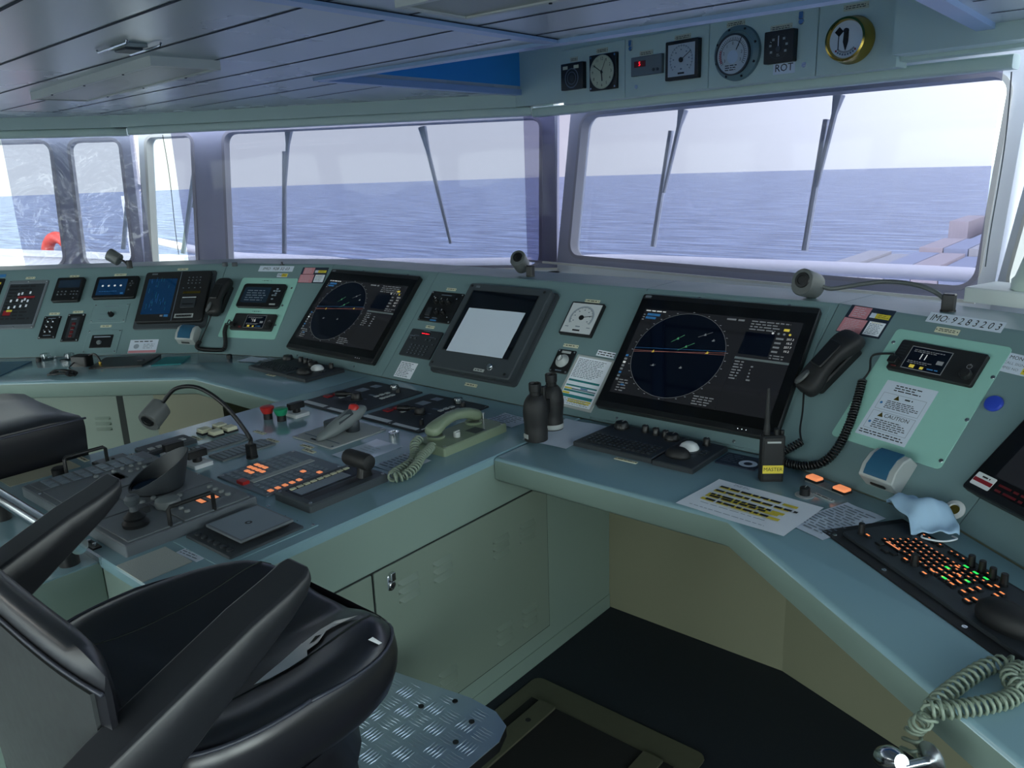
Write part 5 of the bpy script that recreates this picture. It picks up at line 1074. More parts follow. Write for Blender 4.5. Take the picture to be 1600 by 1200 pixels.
def on_seat(x, y, d=.0016):
    th = math.atan2(y/(1 if y > 0 else .93), x); p = outline(th); L0 = math.hypot(*p); return (x, y, seat_z(min(1, math.hypot(x, y)/max(L0, 1e-6)), th)+d)
def patch(pts, m, name, d):
    b = MB(); c = (sum(p[0] for p in pts)/len(pts), sum(p[1] for p in pts)/len(pts)); n_ = len(pts); vs = [on_seat(*c, d)]; R_ = 5
    for r in range(1, R_+1): vs += [on_seat(c[0]+(p[0]-c[0])*r/R_, c[1]+(p[1]-c[1])*r/R_, d) for p in pts]
    fs = [(0, 1+i, 1+(i+1) % n_) for i in range(n_)]+[(1+(r-1)*n_+i, 1+r*n_+i, 1+r*n_+(i+1) % n_, 1+(r-1)*n_+(i+1) % n_) for r in range(1, R_) for i in range(n_)]
    b.add(vs, fs, m); o = b.build(name, so, smooth=180); return o
L_ = lambda *pp: [(p[0]-CX, p[1]-CY) for p in pp]
patch(L_((-1.0291, 0.5608), (-1.0151, 0.5795), (-1.0116, 0.6156), (-1.0136, 0.6534), (-1.0495, 0.6772), (-1.0729, 0.6837), (-1.0634, 0.6343), (-1.0496, 0.5979)), 'leather_worn', 'torn_patch', .0042)
patch(L_((-1.0713, 0.6825), (-1.0359, 0.6685), (-1.0335, 0.6891), (-1.0494, 0.7134), (-1.0545, 0.7270), (-1.0370, 0.7526), (-1.0267, 0.7730), (-1.0644, 0.7502), (-1.0706, 0.7227)), 'leather_worn', 'torn_patch', .0042)
patch(L_((-1.0491, 0.6822), (-1.0452, 0.6899), (-1.0473, 0.7077), (-1.0579, 0.7022)), 'seam', 'tear_hole', .0056)
patch(L_((-0.9480, 0.7294), (-0.9370, 0.7422), (-0.9397, 0.7518), (-0.9506, 0.7414)), 'leather_worn', 'torn_patch', .0042)
MB().tube([tuple(Vector(seat_top(1, 2*pi*i/NT))*1.0+Vector((0, 0, .001))) for i in range(NT+1)], .0035, 'piping', 6).build('piping', so, smooth=180)
MB().tube([on_seat(.150+.02*i/20, -.24+.47*i/20, .0006) for i in range(21)], .0014, 'seam', 5).build('stitching', so, smooth=180); MB().tube([on_seat(-.150-.02*i/20, -.24+.47*i/20, .0006) for i in range(21)], .0014, 'seam', 5).build('stitching', so, smooth=180)
# backrest
def bsec(x):
    q = abs(x)/.275; e = 1-.88*max(0, (q-.45)/.55)**2; f = 1-.25*q**4; yb = -.285+.012*q**3
    return [(x, yb+.012, .60), (x, yb, .85), (x, yb-.002, 1.066), (x, yb+.004*e, 1.066+.014*f), (x, yb+.016*e, 1.066+.026*f), (x, yb+.036*e, 1.066+.022*f), (x, yb+.050*e, 1.066-.005), (x, yb+.062*e, .98), (x, yb+.072*e, .86), (x, yb+.05*e, .62)]
xs = [-.275+.55*i/22 for i in range(23)]
br = MB().loft([bsec(x) for x in xs], 'leather').build('backrest', t, smooth=60)
MB().loft([[(x, bsec(x)[0][1]-.005, .62), (x, bsec(x)[1][1]-.005, .85), (x, bsec(x)[2][1]-.005, 1.056), (x, bsec(x)[2][1]+.004, 1.056), (x, bsec(x)[1][1]+.006, .85), (x, bsec(x)[0][1]+.006, .62)] for x in xs[1:-1]], 'leather_back').build('back_panel', br, smooth=50)
MB().tube([(x, bsec(x)[2][1]-.003, 1.064) for x in xs], .003, 'piping', 6).build('piping', br, smooth=180)
# armrests
for sx in (-1, 1):
    b = MB(); rg = []
    for y, dep, hw in ((-.40, .10, .030), (-.37, .115, .034), (-.30, .110, .036), (-.20, .090, .037), (-.10, .066, .037), (-.04, .046, .0365), (-.012, .036, .035), (-.002, .028, .030), (.001, .018, .022)):
        zt_ = 1.122+.42*y+(.006 if y < -.05 else 0)-.10*max(0, -.3-y)
        rg.append([(hw*.86, y, zt_), (hw*.98, y, zt_-.007), (hw, y+.03*dep, zt_-dep*.5), (hw*.75, y+.06*dep, zt_-dep), (-hw*.75, y+.06*dep, zt_-dep), (-hw, y+.03*dep, zt_-dep*.5), (-hw*.98, y, zt_-.007), (-hw*.86, y, zt_)][::-1])
    b.loft(rg, 'leather_matte'); a_ = b.build('armrest', t, smooth=35, bevel=.005, M=Matrix.Translation((sx*.285, 0, 0)))
    MB().prism([(-.33, .80), (-.22, .80), (-.20, .96), (-.30, .93)], sx*.262-.012, sx*.262+.012, 'black', ch=.002).build('arm_bracket', t, M=Matrix(((0, 0, 1, 0), (1, 0, 0, 0), (0, 1, 0, 0), (0, 0, 0, 1))))
    MB().push(Matrix.Translation((sx*.316, -.285, .955)) @ Matrix.Rotation(R(90*sx), 4, 'Y')).cyl(0, 0, .022, -.012, .0, 'black_soft', 20, ch=.002).pop().build('pivot_cap', t)
MB().push(Matrix.Translation((.05, -.292, .80)) @ Matrix.Rotation(R(90), 4, 'X')).cyl(0, 0, .011, -.005, .008, 'brass', 16, ch=.002).pop().build('back_bolt', t)
b = MB(); rg = []
for k, (z, r1, r2) in enumerate(((.725, .215, .225), (.68, .205, .21), (.64, .225, .235), (.58, .20, .205), (.54, .22, .225), (.48, .185, .19), (.40, .165, .165), (.30, .15, .15), (.12, .14, .14), (.035, .19, .19), (.012, .20, .20))): rg.append([(r1*cos(a), -.0+r2*sin(a), z+.012*sin(3*a+k)*(1 if .45 < z < .7 else 0)) for a in [2*pi*i/28 for i in range(28)]])
b.loft(rg, 'leather'); b.build('pedestal_boot', t, smooth=70)
# chequer-plate footrest carried by the pedestal
FZ = .42
pl = [(-1.4053, 1.1350), (-1.1596, 1.1800), (-1.0767, 1.1784), (-1.0262, 1.1556), (-1.0064, 1.1075)]; x1 = max(p[0] for p in pl)
outl = [(-1.44, .45), (x1-.002, .45)]+[(x1, (-1.0180, 1.1458)[1]-.06)]+pl[::-1]+[(-1.44, pl[0][1]-.005)]
t2 = thing('footrest', 'chequered aluminium footrest plate in front of the torn helm chair', 'footrest', 'O', (-1.2, .9), z=FZ)
ol = [(x+1.2, y-.9) for x, y in outl]
MB().prism(ol, -.028, -.003, 'black').build('rubber_edge', t2); MB().prism(ol, -.003, 0, 'alu').build('plate', t2, smooth=0)
def inside(x, y, P):
    c = False
    for i in range(len(P)):
        (x1_, y1_), (x2_, y2_) = P[i-1], P[i]
        if (y1_ > y) != (y2_ > y) and x < (x2_-x1_)*(y-y1_)/(y2_-y1_)+x1_: c = not c
    return c
b = MB(); oi = inset(ol, .010); g_ = .050
for i in range(-12, 12):
    for j in range(-16, 16):
        cx_, cy_ = i*g_, j*g_
        for k in range(5):
            o_ = (k-2)*.0090
            px, py, hx, hy = (cx_, cy_+o_, .020, .0024) if (i+j) % 2 else (cx_+o_, cy_, .0024, .020)
            if all(inside(px+a*hx, py+c*hy, oi) for a in (-1, 1) for c in (-1, 1)):
                b.loft([[(px-hx, py, 0), (px, py-hy, 0), (px+hx, py, 0), (px, py+hy, 0)] if hx > hy else [(px, py-hy, 0), (px+hx, py, 0), (px, py+hy, 0), (px-hx, py, 0)], [(px-hx*.5, py, .0016), (px, py-hy*.5, .0016), (px+hx*.5, py, .0016), (px, py+hy*.5, .0016)] if hx > hy else [(px, py-hy*.5, .0016), (px+hx*.5, py, .0016), (px, py+hy*.5, .0016), (px-hx*.5, py, .0016)]], 'alu', True, False, True)
b.build('tread_pattern', t2, smooth=0)
dk = MB().cyl(0, 0, .007, .0, .002, 'ink', 12).build('bolt_hole'); copies(dk, 'bolt_hole', t2, [((-1.1795, 1.1472)[0]+1.2, (-1.1795, 1.1472)[1]-.9), ((-1.0983, 1.1174)[0]+1.2, (-1.0983, 1.1174)[1]-.9), ((-1.0810, 1.0457)[0]+1.2, (-1.0810, 1.0457)[1]-.9), ((-1.2313, 1.0846)[0]+1.2, (-1.2313, 1.0846)[1]-.9)])
for x in (-.10, .05): MB().box(x-.02, x+.02, -.36, .12, -.075, -.028, 'black').build('support_arm', t2)
# floor track
t = thing('floor_track', 'metal slide track with dark rails set in the floor under the helm chair', 'track', 'O', (-1.14, .9))
MB().plate(-.31, .31, -1.3, .90, 0, .004, 'track', .03, .001).build('base_plate', t)
MB().box(-.255, .255, -1.25, .80, .004, .0055, 'track_dark').build('dark_bed', t)
for x in (-.19, .19):
    r_ = MB().plate(x-.032, x+.032, -1.25, .80, .0055, .012, 'track', .004, .001).build('rail', t)
    for y in (.70, .42, .1): MB().cyl(x, y, .009, .012, .0126, 'ink', 12).build('bolt_hole', r_)
# port chair, only its seat end in view
t = thing('helm_chair', 'plain black chair seat at the left picture edge beyond the island', 'chair', 'O', (-2.86, .70))
b = MB(); rg = []
for v in [i/10 for i in range(11)]:
    k = 1-.06*max(0, (v-.8)/.2)**2; y = -.26+.53*v; zz = .950-.018*max(0, (v-.8)/.2)**2
    rg.append([(-.27*k, y, .80), (-.275*k, y, .90), (-.27*k, y, zz-.012), (-.24*k, y, zz), (-.1, y, zz-.008), (.1, y, zz-.008), (.245*k, y, zz), (.272*k, y, zz-.010), (.277*k, y, .90), (.262*k, y, .80)])
b.loft(rg, 'leather'); b.build('seat', t, smooth=40)
MB().tube([(.276, -.26+.53*i/10, .932) for i in range(11)], .0035, 'piping', 6).build('piping', t, smooth=180)
MB().loft([[(x, -.30, .86), (x, -.36, 1.45), (x, -.28, 1.45), (x, -.20, .86)] for x in (-.26, 0, .26)], 'leather').build('backrest', t, smooth=50, bevel=.02)
MB().lathe([(.20, .80), (.16, .6), (.12, .3), (.2, .02), (.2, .0)], 'leather', 28).build('pedestal_boot', t)
# chrome hand rail over the helm stand
t = thing('hand_rail', 'chrome hand rail on a black post at the left edge of the helm stand', 'hand rail', 'O', (-2.2, .607), z=.805)
MB().push(Matrix.Rotation(R(90), 4, 'Y')).tube([(-.068, 0, -.45), (-.068, 0, .42)], .019, 'chrome', 18).pop().build('tube', t)
MB().cyl(-.075, 0, .022, 0, .052, 'black', 18).build('post', t); MB().cyl(.34, 0, .022, 0, .052, 'black', 18).build('post', t)
for x, lab in (((-2.0216, 0.7189), 'black catch on the helm stand edge strip, left of two'), ((-1.8895, 0.7001), 'black catch on the helm stand edge strip, right of two')):
    t = thing('catch', lab, 'catch', 'T', (x[0], .672)); MB().box(-.028, .028, -.010, .010, 0, .004, 'black').cyl(-.014, 0, .005, .004, .012, 'steel', 10).cyl(.016, 0, .005, .004, .012, 'steel', 10).build('catch_body', t)
# ---------------------------------------------------------------- instruments above the windows
t = thing('instrument_cabinet', 'pale green instrument cabinet hanging over the bow window', 'instrument cabinet', 'P', (1.37, 2.145))
ed = [(.395, .868), (.872, 1.408), (1.412, 1.978), (1.982, 2.335)]
for x0, x1 in ed:
    d_ = MB().plate(x0-1.37, x1-1.37, -.148, .150, -.10, 0, 'header', .003, .002).build('door', t)
def latch(x, y, par): 
    l = MB().plate(-.010, .010, -.002, .028, 0, .012, 'steel', .003).cyl(0, -.012, .013, 0, .008, 'steel', 16, ch=.002).build('latch', par, M=Matrix.Translation((x, y, 0)))
latch((0.9121, 2.2557)[0]-1.37, (0.9121, 2.2557)[1]-2.145, t); latch((1.8995, 2.2459)[0]-1.37, (1.8995, 2.2459)[1]-2.145, t)
screws(t, [((0.9495, 2.0458)[0]-1.37, (0.9495, 2.0458)[1]-2.145), ((1.9219, 2.0518)[0]-1.37, (1.9219, 2.0518)[1]-2.145)], 0, .012)
def np_(u, w, lab): nameplate('P', u, w, lab, .026)
np_((0.4870, 2.2370), .06, 'cream nameplate above the small dark heading dial'); np_((0.7049, 2.2585), .085, 'cream nameplate above the cream clock'); np_((1.0177, 2.2079), .09, 'cream nameplate above the red digital readout'); np_((1.2515, 2.2552), .10, 'cream nameplate above the square white speed gauge'); np_((1.5597, 2.2736), .10, 'cream nameplate above the round rudder gauge'); np_((1.8006, 2.2229), .11, 'cream nameplate above the black turn rate gauge'); np_((2.1464, 2.2569), .11, 'cream nameplate above the brass clinometer')
def ticks(b, r0, r1, a0, a1, n_, w, z, m, c=(0, 0)):
    for k in range(n_):
        a = R(a0+(a1-a0)*k/(n_-1)); b.push(Matrix.Translation((c[0], c[1], 0)) @ Matrix.Rotation(a, 4, 'Z')).rect(r0, r1, -w, w, z, m).pop()
    return b
def hand(b, ang, l, w, z, m, back=.01, c=(0, 0)): return b.push(Matrix.Translation((c[0], c[1], 0)) @ Matrix.Rotation(R(ang), 4, 'Z')).box(-back, l, -w, w, z, z+.0015, m).pop()
# small dark dial
t, w, h = panel('P', (0.4072, 0.5818, 2.0725, 2.2165), 'heading_dial', 'small dark dial with dim ring at the left end of the overhead cabinet', 'gauge', 'black', .03, .004)
b = MB().ring(0, -.01, w*.55, w*.62, .0305, 'ink_soft', 32).ring(0, -.01, w*.36, w*.40, .0305, 'ink_soft', 28).disc(0, -.01, w*.2, .0304, 'charcoal2', 20).rect(-w*.8, -w*.35, h*.55, h*.8, .0305, 'cream').rect(w*.2, w*.65, h*.55, h*.8, .0305, 'cream'); b.build('dial', t, smooth=0)
# clock
t, w, h = panel('P', (0.6240, 0.8244, 2.0512, 2.2381), 'wall_clock', 'cream round clock on a black square plate reading ten to six', 'clock', 'black', .02, .004)
screws(t, corners(w, h, .012), .02, .006); r_ = w*.88
b = MB().cyl(0, 0, r_*1.03, .02, .026, 'charcoal', 40).disc(0, 0, r_, .0264, 'dial_cream', 40)
for k in range(12): a = R(90-30*(k+1)); b.text(str(k+1), r_*.26, r_*.78*cos(a), r_*.78*sin(a), .0268, 'ink')
ticks(b, r_*.92, r_*.98, 0, 354, 60, .0006, .0267, 'ink'); b.build('clock_face', t, smooth=0)
b = MB(); hand(b, 148, r_*.8, .002, .027, 'ink'); hand(b, -85, r_*.55, .003, .0285, 'ink'); hand(b, 62, r_*.85, .0008, .030, 'ink'); b.cyl(0, 0, .006, .027, .032, 'ink', 12).build('hands', t)
# red readout
t, w, h = panel('P', (0.9286, 1.1349, 2.0980, 2.1928), 'digital_readout', 'grey box with red digit 5 in the overhead cabinet', 'readout', 'grey', .02, .003)
MB().rect(-w*.78, -w*.02, -h*.1, h*.55, .0204, 'black').rect(-w*.76, -w*.04, -h*.07, h*.52, .0206, 'led_dim').build('window', t, smooth=0); MB().text('5', h*.62, -w*.42, h*.22, .021, 'led_red').build('red_digit', t, smooth=0)
k = MB().cyl(0, 0, .008, .02, .023, 'charcoal', 14).build('key'); copies(k, 'key', t, [(w*.5, -h*.55), (w*.75, -h*.55)])
# square white gauge
t, w, h = panel('P', (1.1659, 1.3674, 2.0520, 2.2384), 'gauge', 'square white needle gauge with black rim in the overhead cabinet', 'gauge', 'black', .03, .006)
b = MB().rect(-w*.82, w*.82, -h*.82, h*.82, .0304, 'dial').ring(0, 0, w*.66, w*.69, .0307, 'ink_pale', 40, R(-40), R(220)); ticks(b, w*.60, w*.72, -40, 220, 21, .0008, .0308, 'ink')
for k in range(7): a = R(-35+42*k); b.rect(w*.48*cos(a)-.004, w*.48*cos(a)+.004, w*.48*sin(a)-.003, w*.48*sin(a)+.003, .0308, 'ink_soft')
b.rect(-w*.2, w*.2, -h*.72, -h*.63, .0308, 'ink').rect(-w*.06, w*.06, -h*.5, -h*.42, .0308, 'ink_soft').build('dial', t, smooth=0)
b = MB().cyl(0, 0, w*.12, .031, .036, 'black', 20); hand(b, 32, w*.72, .0014, .033, 'black'); b.build('needle', t)
# rudder gauge
c_ = (1.5663, 2.1339); t = thing('rudder_gauge', 'round white rudder gauge with pale blue rim in the overhead cabinet', 'gauge', 'P', c_)
rr_ = ((1.7004, 2.1403)[0]-(1.4506, 2.1299)[0])/2
MB().lathe([(rr_*1.0, 0), (rr_*.98, .018), (rr_*.80, .03), (rr_*.76, .022)], 'console', 48, .012, .006).build('rim', t); bo = MB().cyl(0, 0, .006, .018, .026, 'ink', 8).build('rim_bolt'); copies(bo, 'rim_bolt', t, [(.012+rr_*.89*cos(R(20+45*k)), .006+rr_*.89*sin(R(20+45*k))) for k in range(8)])
b = MB().lathe([(rr_*.76, .022), (rr_*.755, .034), (rr_*.70, .034), (rr_*.69, .028)], 'charcoal', 48).disc(0, 0, rr_*.70, .0285, 'dial', 48); ticks(b, rr_*.50, rr_*.62, -35, 215, 36, .001, .029, 'ink')
b.ring(0, 0, rr_*.50, rr_*.515, .029, 'ink', 40, R(-35), R(215)).ring(0, 0, rr_*.52, rr_*.60, .0289, 'pink', 20, R(160), R(210)).disc(0, -.01, rr_*.24, .0291, 'paper', 28)
for k in range(7): a = R(-30+40*k); b.text(str(abs(3-k)*1), rr_*.15, rr_*.40*cos(a), rr_*.40*sin(a), .0292, 'ink')
b.scribble(-rr_*.32, rr_*.32, -rr_*.58, -rr_*.34, 3, 'ink', 5, z=.0292).build('dial', t, smooth=0); b = MB(); hand(b, 62, rr_*.5, .0016, .031, 'ink', 0, (.02, .02)); b.build('needle', t)
# rate of turn gauge
t, w, h = panel('P', (1.7371, 1.8851, 2.0699, 2.2076), 'turn_gauge', 'square black turn rate gauge with white marks above the ROT label', 'gauge', 'black', .035, .005)
b = MB().ring(0, 0, w*.70, w*.715, .0354, 'charcoal', 36); ticks(b, w*.55, w*.66, -150, 150, 2, .001, .0355, 'white')
for a in (-30, 10, 50, 130, 170, 210): b.rect(w*.56*cos(R(a))-.006, w*.56*cos(R(a))+.006, w*.56*sin(R(a))-.005, w*.56*sin(R(a))+.005, .0356, 'lightgrey')
b.scribble(-w*.1, w*.1, -h*.62, -h*.42, 2, 'lightgrey', 2, z=.0356).build('dial', t, smooth=0); b = MB().cyl(0, -.01, .012, .035, .039, 'charcoal', 16); hand(b, 90, w*.62, .002, .0365, 'white', 0); b.build('needle', t)
b = MB().plate(-.055, .055, -.026, .026, 0, .001, 'paper_white', .002, .0002).text('ROT', .046, 0, 0, .0014, 'ink'); single(b, 'rot_label', 'white label reading ROT under the black turn rate gauge', 'label', 'P', (1.8242, 2.0488))
# brass clinometer
c_ = (2.1433, 2.1244); r_ = ((2.2416, 2.1290)[0]-(2.0544, 2.1282)[0])/2
t = thing('clinometer', 'round brass clinometer with white face at right of the overhead cabinet', 'gauge', 'P', c_)
MB().lathe([(r_*1.02, 0), (r_*1.04, .012), (r_*.98, .024), (r_*.97, .06), (r_*.93, .075), (r_*.84, .078), (r_*.80, .066), (r_*.78, .060)], 'brass', 56).build('brass_case', t)
b = MB().disc(0, 0, r_*.79, .061, 'white', 48); ticks(b, r_*.50, r_*.58, 225, 315, 19, .0012, .0615, 'ink'); b.push(Matrix.Rotation(R(45), 4, 'Z')).rect(-r_*.15, r_*.15, .28*r_-r_*.15+.02, .28*r_+r_*.15+.02-.0, .0614, 'ink').pop()
for k in range(9): a = R(225+11.2*k); b.rect(r_*.64*cos(a)-.004, r_*.64*cos(a)+.004, r_*.64*sin(a)-.004, r_*.64*sin(a)+.004, .0615, 'red_dark' if k in (0, 8) else 'ink_soft')
b.build('face', t, smooth=0)
b = MB().cyl(0, r_*.36, r_*.11, .062, .070, 'ink', 18).prism([(-.010, r_*.3), (-.012, -r_*.1), (0, -r_*.48), (.010, -r_*.1), (.010, r_*.3)][::-1], .063, .066, 'ink').box(-.034, -.031, -r_*.4, r_*.3, .063, .065, 'ink'); b.build('pendulum', t)
# ---------------------------------------------------------------- ceiling fixtures
def cfix(label, x, y, w_, d_, rot, name='ceiling_light', group=None):
    t = thing(name, label, 'ceiling light', 'O', (x, y), rot, ZC, group)
    MB().box(-w_/2, w_/2, -d_/2, -d_/2+.018, -.035, 0, 'frame_white').box(-w_/2, w_/2, d_/2-.018, d_/2, -.035, 0, 'frame_white').box(-w_/2, -w_/2+.018, -d_/2+.018, d_/2-.018, -.035, 0, 'frame_white').box(w_/2-.018, w_/2, -d_/2+.018, d_/2-.018, -.035, 0, 'frame_white').build('frame', t)
    MB().box(-w_/2+.018, w_/2-.018, -d_/2+.018, d_/2-.018, -.030, -.002, 'diffuser').build('diffuser', t)
    s_ = MB().cyl(0, 0, .005, -.038, -.035, 'ink', 8).build('fixing'); copies(s_, 'fixing', t, [(w_*k, q*(d_/2-.009)) for k in (-.3, 0, .3) for q in (-1, 1)])
    return t
cfix('long unlit ceiling light panel with ribbed diffuser at upper left', -3.83, 1.815, 1.56, .275, R(-5.5))
q = (-1.6774, 1.8444)
cfix('unlit ceiling light panel cut off by the top picture edge', q[0]+.78, q[1]-.14, 1.56, .275, 0)
q = (-2.8846, 1.4357)
t = thing('smoke_detector', 'small square ceiling fitting with wire guard above the long light panel', 'detector', 'O', q, R(-5), ZC)
MB().box(-.07, .07, -.04, .04, -.012, 0, 'lightgrey').box(-.05, .05, -.03, .03, -.02, -.012, 'charcoal').build('body', t, bevel=.003)
for y in (-.055, .055): MB().tube([(-.14, y, -.004), (-.13, y, -.012), (.13, y, -.012), (.14, y, -.004)], .004, 'steel', 6).build('guard_wire', t)
# unseen fill lights added behind the camera to brighten the room
for i, (x, y) in enumerate(((-4.6, -1.2), (-1.0, -1.2), (-4.6, -2.7), (-1.0, -2.7))):
    la = bpy.data.lights.new('fill_light', 'AREA'); la.shape = 'RECTANGLE'; la.size = 1.5; la.size_y = .28; la.energy = FILL; la.color = (1, .96, .88)
    lo_ = bpy.data.objects.new('fill_light', la); COL.objects.link(lo_); lo_.location = (x, y, ZC-.05)
# ---------------------------------------------------------------- outside: wipers, rails, bulwark, deck cargo
def wiper(fr, blade, arm, label):
    t = thing('window_wiper', label, 'wiper', fr, (0, 0), z=-.13)
    if blade: MB().tube([(blade[0][0], blade[0][1], 0), (blade[1][0], blade[1][1], 0)], .018, 'wiper', 8).build('blade', t)
    MB().tube([(arm[0][0], arm[0][1], .02), (arm[0][0]*.8+arm[1][0]*.2, arm[0][1]*.8+arm[1][1]*.2, .02), (arm[1][0], arm[1][1], .015)], [.032, .016, .011], 'wiper', 8).build('arm', t)
wiper('W2', ((-2.0614, 0.8513), (-2.0901, 0.1039)), ((-2.0107, 0.9934), (-2.0699, 0.4964)), 'wiper with upright blade at the left of the middle left window')
wiper('W2', None, ((-0.9847, 0.9753), (-0.7858, 0.1589)), 'bare slanting wiper arm near the right of the middle left window')
wiper('W1', ((0.7485, 0.8630), (0.7094, 0.1641)), ((0.8362, 0.9779), (0.7576, 0.4920)), 'left of two wipers on the bow window')
wiper('W1', ((1.7442, 0.8649), (1.7271, 0.1928)), ((1.8050, 0.9777), (1.7517, 0.5224)), 'right of two wipers on the bow window')
wiper('W2', ((-2.7870, 0.8511), (-2.9402, 0.1143)), ((-2.7360, 0.7099), (-2.8294, 0.4594)), 'wiper on the narrow bright window at left')
wiper('W3', ((-0.0402, 0.8312), (-0.1692, 0.1608)), ((0.0071, 0.6452), (-0.0869, 0.4920)), 'wiper behind the wrinkled film at far left')
def rail(label, pts, r_=.028, legs=()):
    P0 = pts[0]; t = thing('outside_rail', label, 'rail', 'O', P0[:2], z=P0[2]); loc = [(p[0]-P0[0], p[1]-P0[1], p[2]-P0[2]) for p in pts]
    MB().tube(spline(loc, 6), r_, 'rail', 10).build('top_bar', t, smooth=180)
    for l in legs: MB().cyl(l[0]-P0[0], l[1]-P0[1], .045, -.5, -.02, 'rail', 10).build('stanchion', t)
rail('white rail outside the middle left window, left length', [(-10.7475, 5.1730)+(.9,), (-7.4309, 4.3319)+(.9,), (-6.3400, 4.3669)+(.9,), (-5.5654, 4.3805)+(.9,), (-5.1837, 4.2133)+(.86,), (-4.9243, 4.0241)+(.5,)], .045, [(-6.5421, 4.2825)])
rail('white rail outside the middle left window, right length', [(-4.8647, 4.0515)+(.5,), (-5.1442, 4.3232)+(.86,), (-5.2095, 4.4851)+(.9,), (-4.6347, 4.7343)+(.9,), (-4.0357, 5.0874)+(.9,)], .045, [(-5.0133, 4.4746)])
rail('white rail outside the bow window', [(-3.3178, 4.7633)+(.5,), (-3.4948, 5.0525)+(.86,), (-3.6151, 5.4089)+(.9,), (-2.4951, 5.5775)+(.9,), (-1.4165, 5.6737)+(.9,), (-0.7234, 5.6636)+(.9,)], .05, [(-3.3652, 5.2848)])
qa, qb = Vector((-7.7287, 4.1555)), Vector((-10.9091, 3.5839))
dq = qa-qb; an_ = math.atan2(dq.y, dq.x); LB = dq.length
t = thing('bridge_wing_bulwark', 'white bulwark of the bridge wing outside the far left windows', 'bulwark', 'O', (qb.x, qb.y), an_)
MB().box(-3, LB, -.04, .04, -1.2, .84, 'ship_white').box(-3, LB+.03, -.09, .09, .84, .89, 'ship_white').build('plating', t)
MB().loft([[(LB-.9, y, .89), (LB-.6, y, 1.05), (LB-.9, y, 1.5)] for y in (-.03, .03)], 'ship_white').build('corner_bracket', t)
lb = MB().push(Matrix.Rotation(R(90), 4, 'X')).loft([[((.27+.075*cos(a))*cos(b_), (.27+.075*cos(a))*sin(b_), .075*sin(a)) for a in [2*pi*i/12 for i in range(12)]] for b_ in [2*pi*j/32 for j in range(33)]], 'reflection_ring', True, False, False).pop()
q = Vector((-11.5047, 4.3654))*.985
single(lb, 'reflection_ring', 'orange ring added outside to stand in for a reflection on the wrinkled film', 'reflection_ring', 'O', (q.x, q.y), an_, .70, smooth=180)  # added ring, stands in for an orange-red reflection on the film
# containers stacked on the foredeck
rd = random.Random(5); cont = {}
def container(i, x, y, z, m):
    if m not in cont:
        b = MB().box(-1.19, 1.19, -6.04, 6.04, 0, 2.5, m)
        for k in range(24): b.box(-1.22, -1.19, -5.9+k*.49, -5.65+k*.49, .15, 2.4, m).box(1.19, 1.22, -5.9+k*.49, -5.65+k*.49, .15, 2.4, m)
        for k in range(5): b.box(-1.0+k*.46, -.8+k*.46, -6.08, -6.04, .15, 2.4, m)
        cont[m] = b.build('shipping_container'); o = cont[m]
    else: o = cont[m].copy(); COL.objects.link(o)
    o.location = (x, y, z); tag(o, 'long shipping container stacked on the foredeck beyond the bow window', 'container', 'deck containers'); return o
i = 0
for (y, x0, n_, zt_) in ((92.3, -26.4, 12, -9.0), (105.5, -21.4, 10, -8.6), (118.5, -18.9, 9, -8.8), (132, -23.9, 10, -7.6)):
    for k in range(n_):
        up_ = rd.choice((0, 0, -.3, -2.55)) if k else 0
        for lv_ in (1, 2): container(i, x0+2.5*k, y, zt_+up_-2.55*lv_, rd.choice(('container_a', 'container_b', 'container_c'))); i += 1
# ---------------------------------------------------------------- world, sea, camera
W = bpy.data.worlds.new('sky'); S.world = W; W.use_nodes = True
nt = W.node_tree; nt.nodes.clear()
N = nt.nodes.new; L = nt.links.new
out = N('ShaderNodeOutputWorld'); bg = N('ShaderNodeBackground'); tc = N('ShaderNodeTexCoord')
sep = N('ShaderNodeSeparateXYZ'); L(tc.outputs['Generated'], sep.inputs[0])
ramp = N('ShaderNodeValToRGB'); L(sep.outputs['Z'], ramp.inputs[0])
e = ramp.color_ramp.elements; e[0].position = 0; e[0].color = (.92, .97, .95, 1); e[1].position = 1; e[1].color = (.60, .70, .92, 1)
x = ramp.color_ramp.elements.new(.12); x.color = (.94, .98, .97, 1)
x = ramp.color_ramp.elements.new(.45); x.color = (.78, .85, .96, 1)
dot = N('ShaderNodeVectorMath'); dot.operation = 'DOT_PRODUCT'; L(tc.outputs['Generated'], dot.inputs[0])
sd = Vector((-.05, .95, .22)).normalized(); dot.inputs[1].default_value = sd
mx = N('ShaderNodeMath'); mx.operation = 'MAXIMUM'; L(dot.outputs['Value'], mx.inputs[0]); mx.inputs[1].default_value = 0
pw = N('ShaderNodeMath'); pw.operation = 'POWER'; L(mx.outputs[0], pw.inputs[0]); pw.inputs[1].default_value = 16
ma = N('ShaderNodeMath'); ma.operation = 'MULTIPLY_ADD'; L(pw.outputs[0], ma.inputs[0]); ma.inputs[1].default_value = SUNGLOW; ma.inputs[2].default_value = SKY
af = N('ShaderNodeMapRange'); af.inputs[1].default_value = .15; af.inputs[2].default_value = -.6; af.inputs[3].default_value = 1; af.inputs[4].default_value = AFT_BOOST  # sky brightened aft and to starboard, out of view, as interior fill
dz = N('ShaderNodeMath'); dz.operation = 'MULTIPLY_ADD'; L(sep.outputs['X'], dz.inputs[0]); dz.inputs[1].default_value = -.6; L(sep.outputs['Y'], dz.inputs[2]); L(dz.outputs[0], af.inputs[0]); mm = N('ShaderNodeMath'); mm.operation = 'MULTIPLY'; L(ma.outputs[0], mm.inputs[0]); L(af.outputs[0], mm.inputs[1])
L(ramp.outputs[0], bg.inputs[0]); L(mm.outputs[0], bg.inputs[1]); L(bg.outputs[0], out.inputs[0])

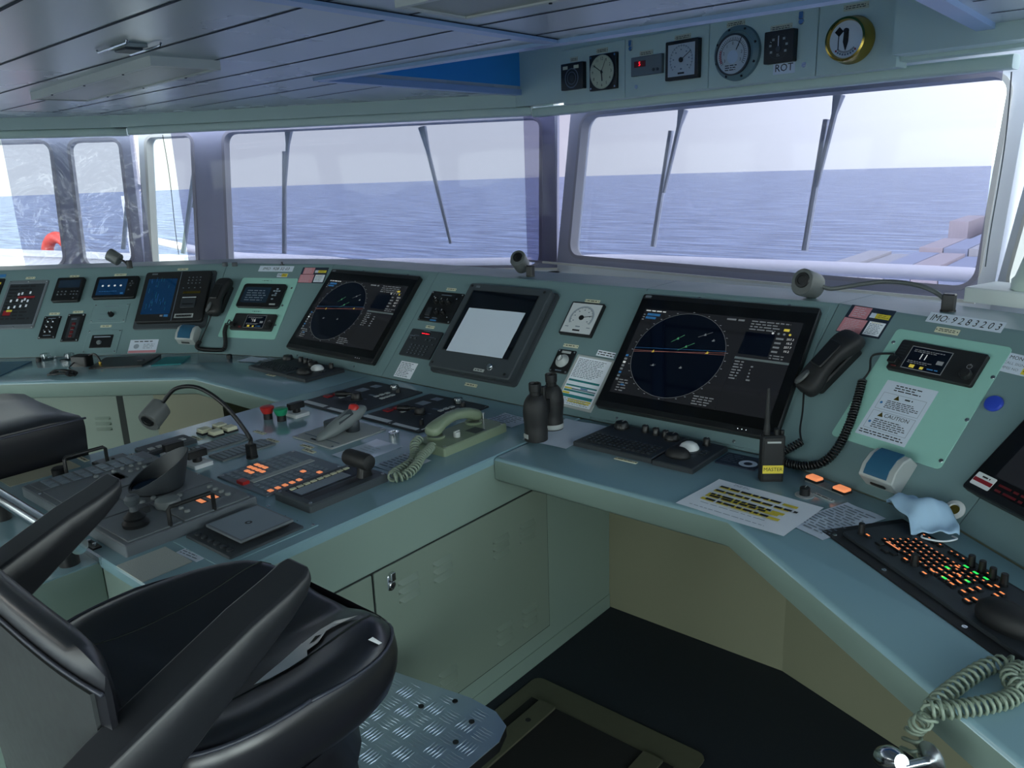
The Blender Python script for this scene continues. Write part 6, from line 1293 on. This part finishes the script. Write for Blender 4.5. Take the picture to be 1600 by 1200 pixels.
# the sea, a disc that ends where haze swallows it
m = bpy.data.materials.new('sea'); m.use_nodes = True; nt2 = m.node_tree; b = nt2.nodes['Principled BSDF']
b.inputs['Base Color'].default_value = (.10, .15, .24, 1); b.inputs['Roughness'].default_value = .25; b.inputs['IOR'].default_value = 1.33
t2 = nt2.nodes.new('ShaderNodeTexCoord'); mp = nt2.nodes.new('ShaderNodeMapping'); mp.inputs['Rotation'].default_value = (0, 0, .75); mp.inputs['Scale'].default_value = (.035, .22, 1)
nz = nt2.nodes.new('ShaderNodeTexNoise'); nz.inputs['Scale'].default_value = 1; nz.inputs['Detail'].default_value = 6; nz.inputs['Roughness'].default_value = .62
bp = nt2.nodes.new('ShaderNodeBump'); bp.inputs['Strength'].default_value = .6; bp.inputs['Distance'].default_value = 6
nt2.links.new(t2.outputs['Object'], mp.inputs[0]); nt2.links.new(mp.outputs[0], nz.inputs['Vector']); nt2.links.new(nz.outputs['Fac'], bp.inputs['Height']); nt2.links.new(bp.outputs[0], b.inputs['Normal'])
wr = nt2.nodes.new('ShaderNodeMapRange'); wr.inputs[1].default_value = .40; wr.inputs[2].default_value = .66
wave_mix = nt2.nodes.new('ShaderNodeMix'); wave_mix.data_type = 'RGBA'; wave_mix.inputs[6].default_value = (.055, .085, .17, 1); wave_mix.inputs[7].default_value = (.26, .33, .46, 1)  # whitecaps plus light and dark wave facets mixed into the base colour
nt2.links.new(nz.outputs['Fac'], wr.inputs[0]); nt2.links.new(wr.outputs[0], wave_mix.inputs[0]); nt2.links.new(wave_mix.outputs[2], b.inputs['Base Color'])
MATS['sea'] = m
sea = MB().disc(0, 0, 1900, 0, 'sea', 160).build('sea'); sea.location = (0, 0, -29)
sea.rotation_euler = (R(-.0), R(.30), 0); sea['kind'] = 'structure'; sea['label'] = 'blue sea reaching to the hazy horizon'

cam = bpy.data.cameras.new('camera'); co = bpy.data.objects.new('camera', cam); COL.objects.link(co); S.camera = co
cam.sensor_fit = 'HORIZONTAL'; cam.sensor_width = 36; cam.lens = 36*1240/1600; cam.clip_end = 5000; cam.clip_start = .02
p, r, yw = R(15.25), R(2.0), R(40.1075)
fw = Vector((0, cos(p), -sin(p))); up = Vector((0, sin(p), cos(p))); rt = Vector((1, 0, 0))
rt2 = rt*cos(r)-up*sin(r); up2 = rt*sin(r)+up*cos(r)
Mc = Matrix((rt2, up2, -fw)).transposed().to_4x4()
co.matrix_world = Matrix.Translation((0, 0, 1.65)) @ Matrix.Rotation(yw, 4, 'Z') @ Mc
S.view_settings.view_transform = 'Standard'; S.view_settings.look = 'None'; S.view_settings.gamma = 1; S.view_settings.exposure = EXPO
S.view_settings.use_curve_mapping = False
S.cycles.max_bounces = 10; S.cycles.transparent_max_bounces = 16; S.cycles.diffuse_bounces = 5; S.cycles.glossy_bounces = 5
S.cycles.caustics_reflective = False; S.cycles.caustics_refractive = False; S.cycles.sample_clamp_indirect = 6
